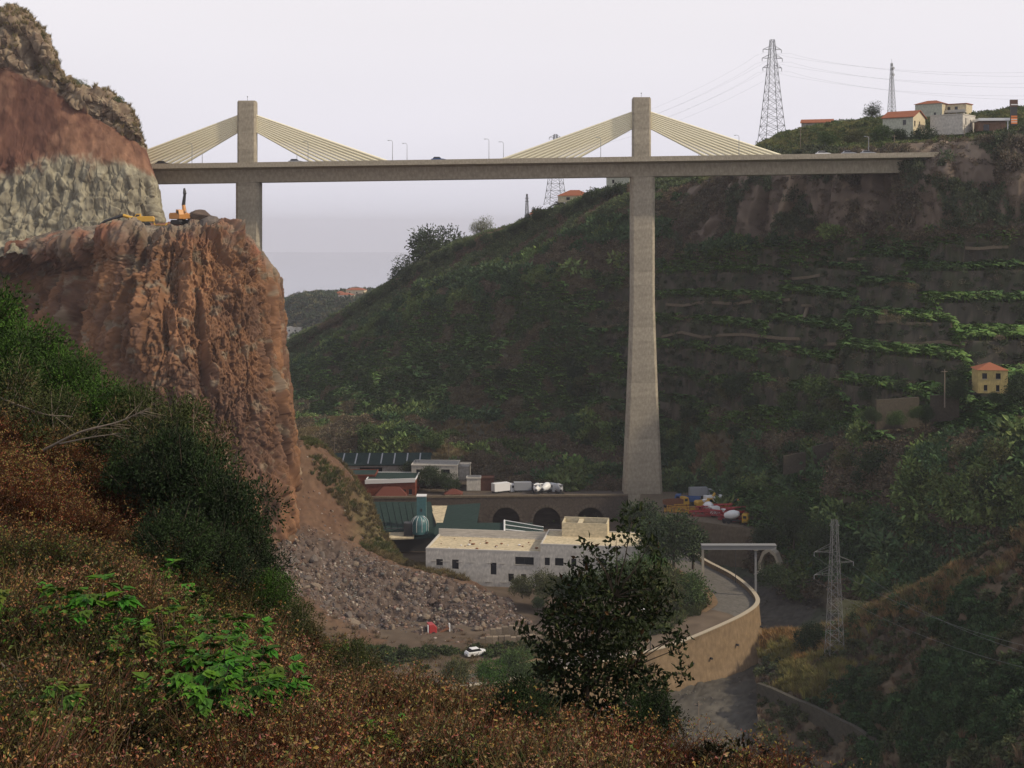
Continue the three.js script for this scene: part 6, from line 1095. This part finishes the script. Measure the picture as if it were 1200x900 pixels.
// the dark leafy tree on the brow
{
  const r = rand(2024), root = at(688, 905, 25), o = thing('brow_tree', 'dark leafy young tree standing on the brow before the white building', 'tree', root);
  const D = 25, loc = (px, py, dz = 0) => at(px, py, D + dz).sub(root), wood = [], L = new Leaves(), tone = [[0.016, 0.024, 0.008], [0.022, 0.031, 0.009], [0.032, 0.038, 0.011], [0.045, 0.024, 0.009]];
  const clumps = [[740, 612, 0, 0.34, 70], [760, 640, -0.2, 0.3, 55], [722, 640, 0.2, 0.22, 34], [690, 642, 0, 0.22, 30], [700, 655, 0.3, 0.26, 36], [678, 668, 0, 0.26, 40], [716, 672, 0.3, 0.2, 28], [745, 668, 0, 0.2, 26], [770, 665, 0.3, 0.22, 30], [690, 690, 0, 0.4, 130], [730, 690, 0.2, 0.42, 150], [765, 690, -0.2, 0.36, 110], [660, 700, 0.2, 0.38, 120], [700, 715, -0.3, 0.46, 190], [745, 715, 0.3, 0.44, 170], [655, 735, -0.2, 0.4, 150], [690, 745, 0.3, 0.5, 220], [735, 745, -0.3, 0.46, 190], [770, 720, 0.2, 0.3, 70], [650, 770, 0.2, 0.42, 170], [690, 780, -0.2, 0.5, 230], [730, 780, 0.2, 0.48, 210], [640, 805, 0, 0.42, 170], [685, 815, 0.3, 0.5, 230], [735, 815, 0, 0.5, 220], [765, 800, 0.3, 0.34, 110], [625, 835, 0.2, 0.38, 140], [670, 845, 0, 0.46, 200], [720, 848, 0.2, 0.46, 200], [770, 840, 0, 0.4, 150], [795, 760, 0, 0.22, 26], [800, 742, 0.2, 0.16, 16], [785, 750, 0.2, 0.18, 18], [620, 745, 0, 0.2, 26], [608, 738, 0.2, 0.12, 10], [800, 790, 0.3, 0.22, 26], [640, 720, 0.1, 0.16, 14], [790, 700, 0, 0.16, 14]];
  const forks = [loc(688, 800), loc(680, 760, 0.1), loc(705, 730, 0.1), loc(720, 700), loc(660, 790, 0.1), loc(725, 790, 0.2)];
  wood.push(bar(V(0, -0.6, 0), forks[0], 0.06, 8, 0.045), bar(forks[0], forks[1], 0.045, 7, 0.03), bar(forks[0], forks[2], 0.04, 7, 0.025), bar(forks[2], forks[3], 0.025, 6, 0.018), bar(forks[0], forks[4], 0.03, 6, 0.018), bar(forks[0], forks[5], 0.03, 6, 0.018));
  for (const [px, py, dz, rad, n] of clumps) {
    const c = loc(px, py, dz); let f = forks[0], best = 1e9; for (const q of forks) { const e = q.distanceTo(c) + (q.y > c.y + 0.1 ? 3 : 0); if (e < best) { best = e; f = q; } }
    const m = f.clone().lerp(c, 0.5).add(V((r() - 0.5) * 0.12, 0.05, (r() - 0.5) * 0.2)); wood.push(bar(f, m, 0.018, 5, 0.012), bar(m, c, 0.012, 5, 0.006));
    for (let k = 0; k < 4; k++) wood.push(bar(c, c.clone().add(ball(r).multiplyScalar(rad * 0.9)), 0.006, 4, 0.003));
    for (let k = 0; k < n * (py > 680 ? 1.5 : 1.1); k++) { const p = c.clone().add(ball(r).multiplyScalar(rad)), t = tone[Math.floor(r() * r() * 4)], v = 0.7 + 0.7 * r(); L.blade(p, ball(r).add(V(0, 0.25, 0)).normalize(), ball(r), 0.10 + 0.07 * r(), 0.055 + 0.02 * r(), t.map((x) => x * v), 0.2); }
  }
  part('branches', wood, M.bark, o); part('crown', L.geo(), nearLeaf, o);
}
// bare dead branches
function deadBranch(label, pts, rad, twigs, seed) {
  const r = rand(seed), q = pts.map((a) => at(...a)), c = new THREE.CatmullRomCurve3(q), o = thing('dead_branch', label, 'branch');
  const g = []; const N = 12; for (let i = 0; i < N; i++) g.push(bar(c.getPoint(i / N), c.getPoint((i + 1) / N), mix(rad, rad * 0.3, i / N), 6, mix(rad, rad * 0.3, (i + 1) / N))); part('stem', g, M.twig, o);
  const t = []; for (let i = 0; i < twigs; i++) { const a = c.getPoint(0.25 + 0.75 * r()), e = a.clone().add(c.getTangent(0.5).multiplyScalar(0.5 * r() + 0.2)).add(ball(r).multiplyScalar(0.45)); t.push(bar(a, e, rad * 0.3, 4, rad * 0.1)); } part('twigs', t, M.twig, o);
}
deadBranch('long bare branch curving out of the bright green shrubs', [[-10, 462, 38], [30, 478, 37], [55, 486, 36.6], [85, 488, 36.4]], 0.035, 14, 1);
deadBranch('pale bare branch lying across the dark shrub', [[50, 528, 34], [95, 506, 33.6], [140, 494, 33.4], [175, 478, 33.2]], 0.035, 18, 2);
deadBranch('grey bare stick lying under the pale bare branch', [[70, 520, 33.8], [110, 512, 33.5], [140, 508, 33.3]], 0.025, 8, 3);
deadBranch('bleached forked twig among the weeds', [[-5, 768, 16], [8, 785, 15.8], [22, 800, 15.6], [34, 830, 15.2]], 0.012, 16, 4);
deadBranch('short bare stick on the brow above the river', [[555, 822, 25], [575, 826, 24.8], [600, 824, 24.6]], 0.014, 8, 5);
renderer.render(scene, camera);
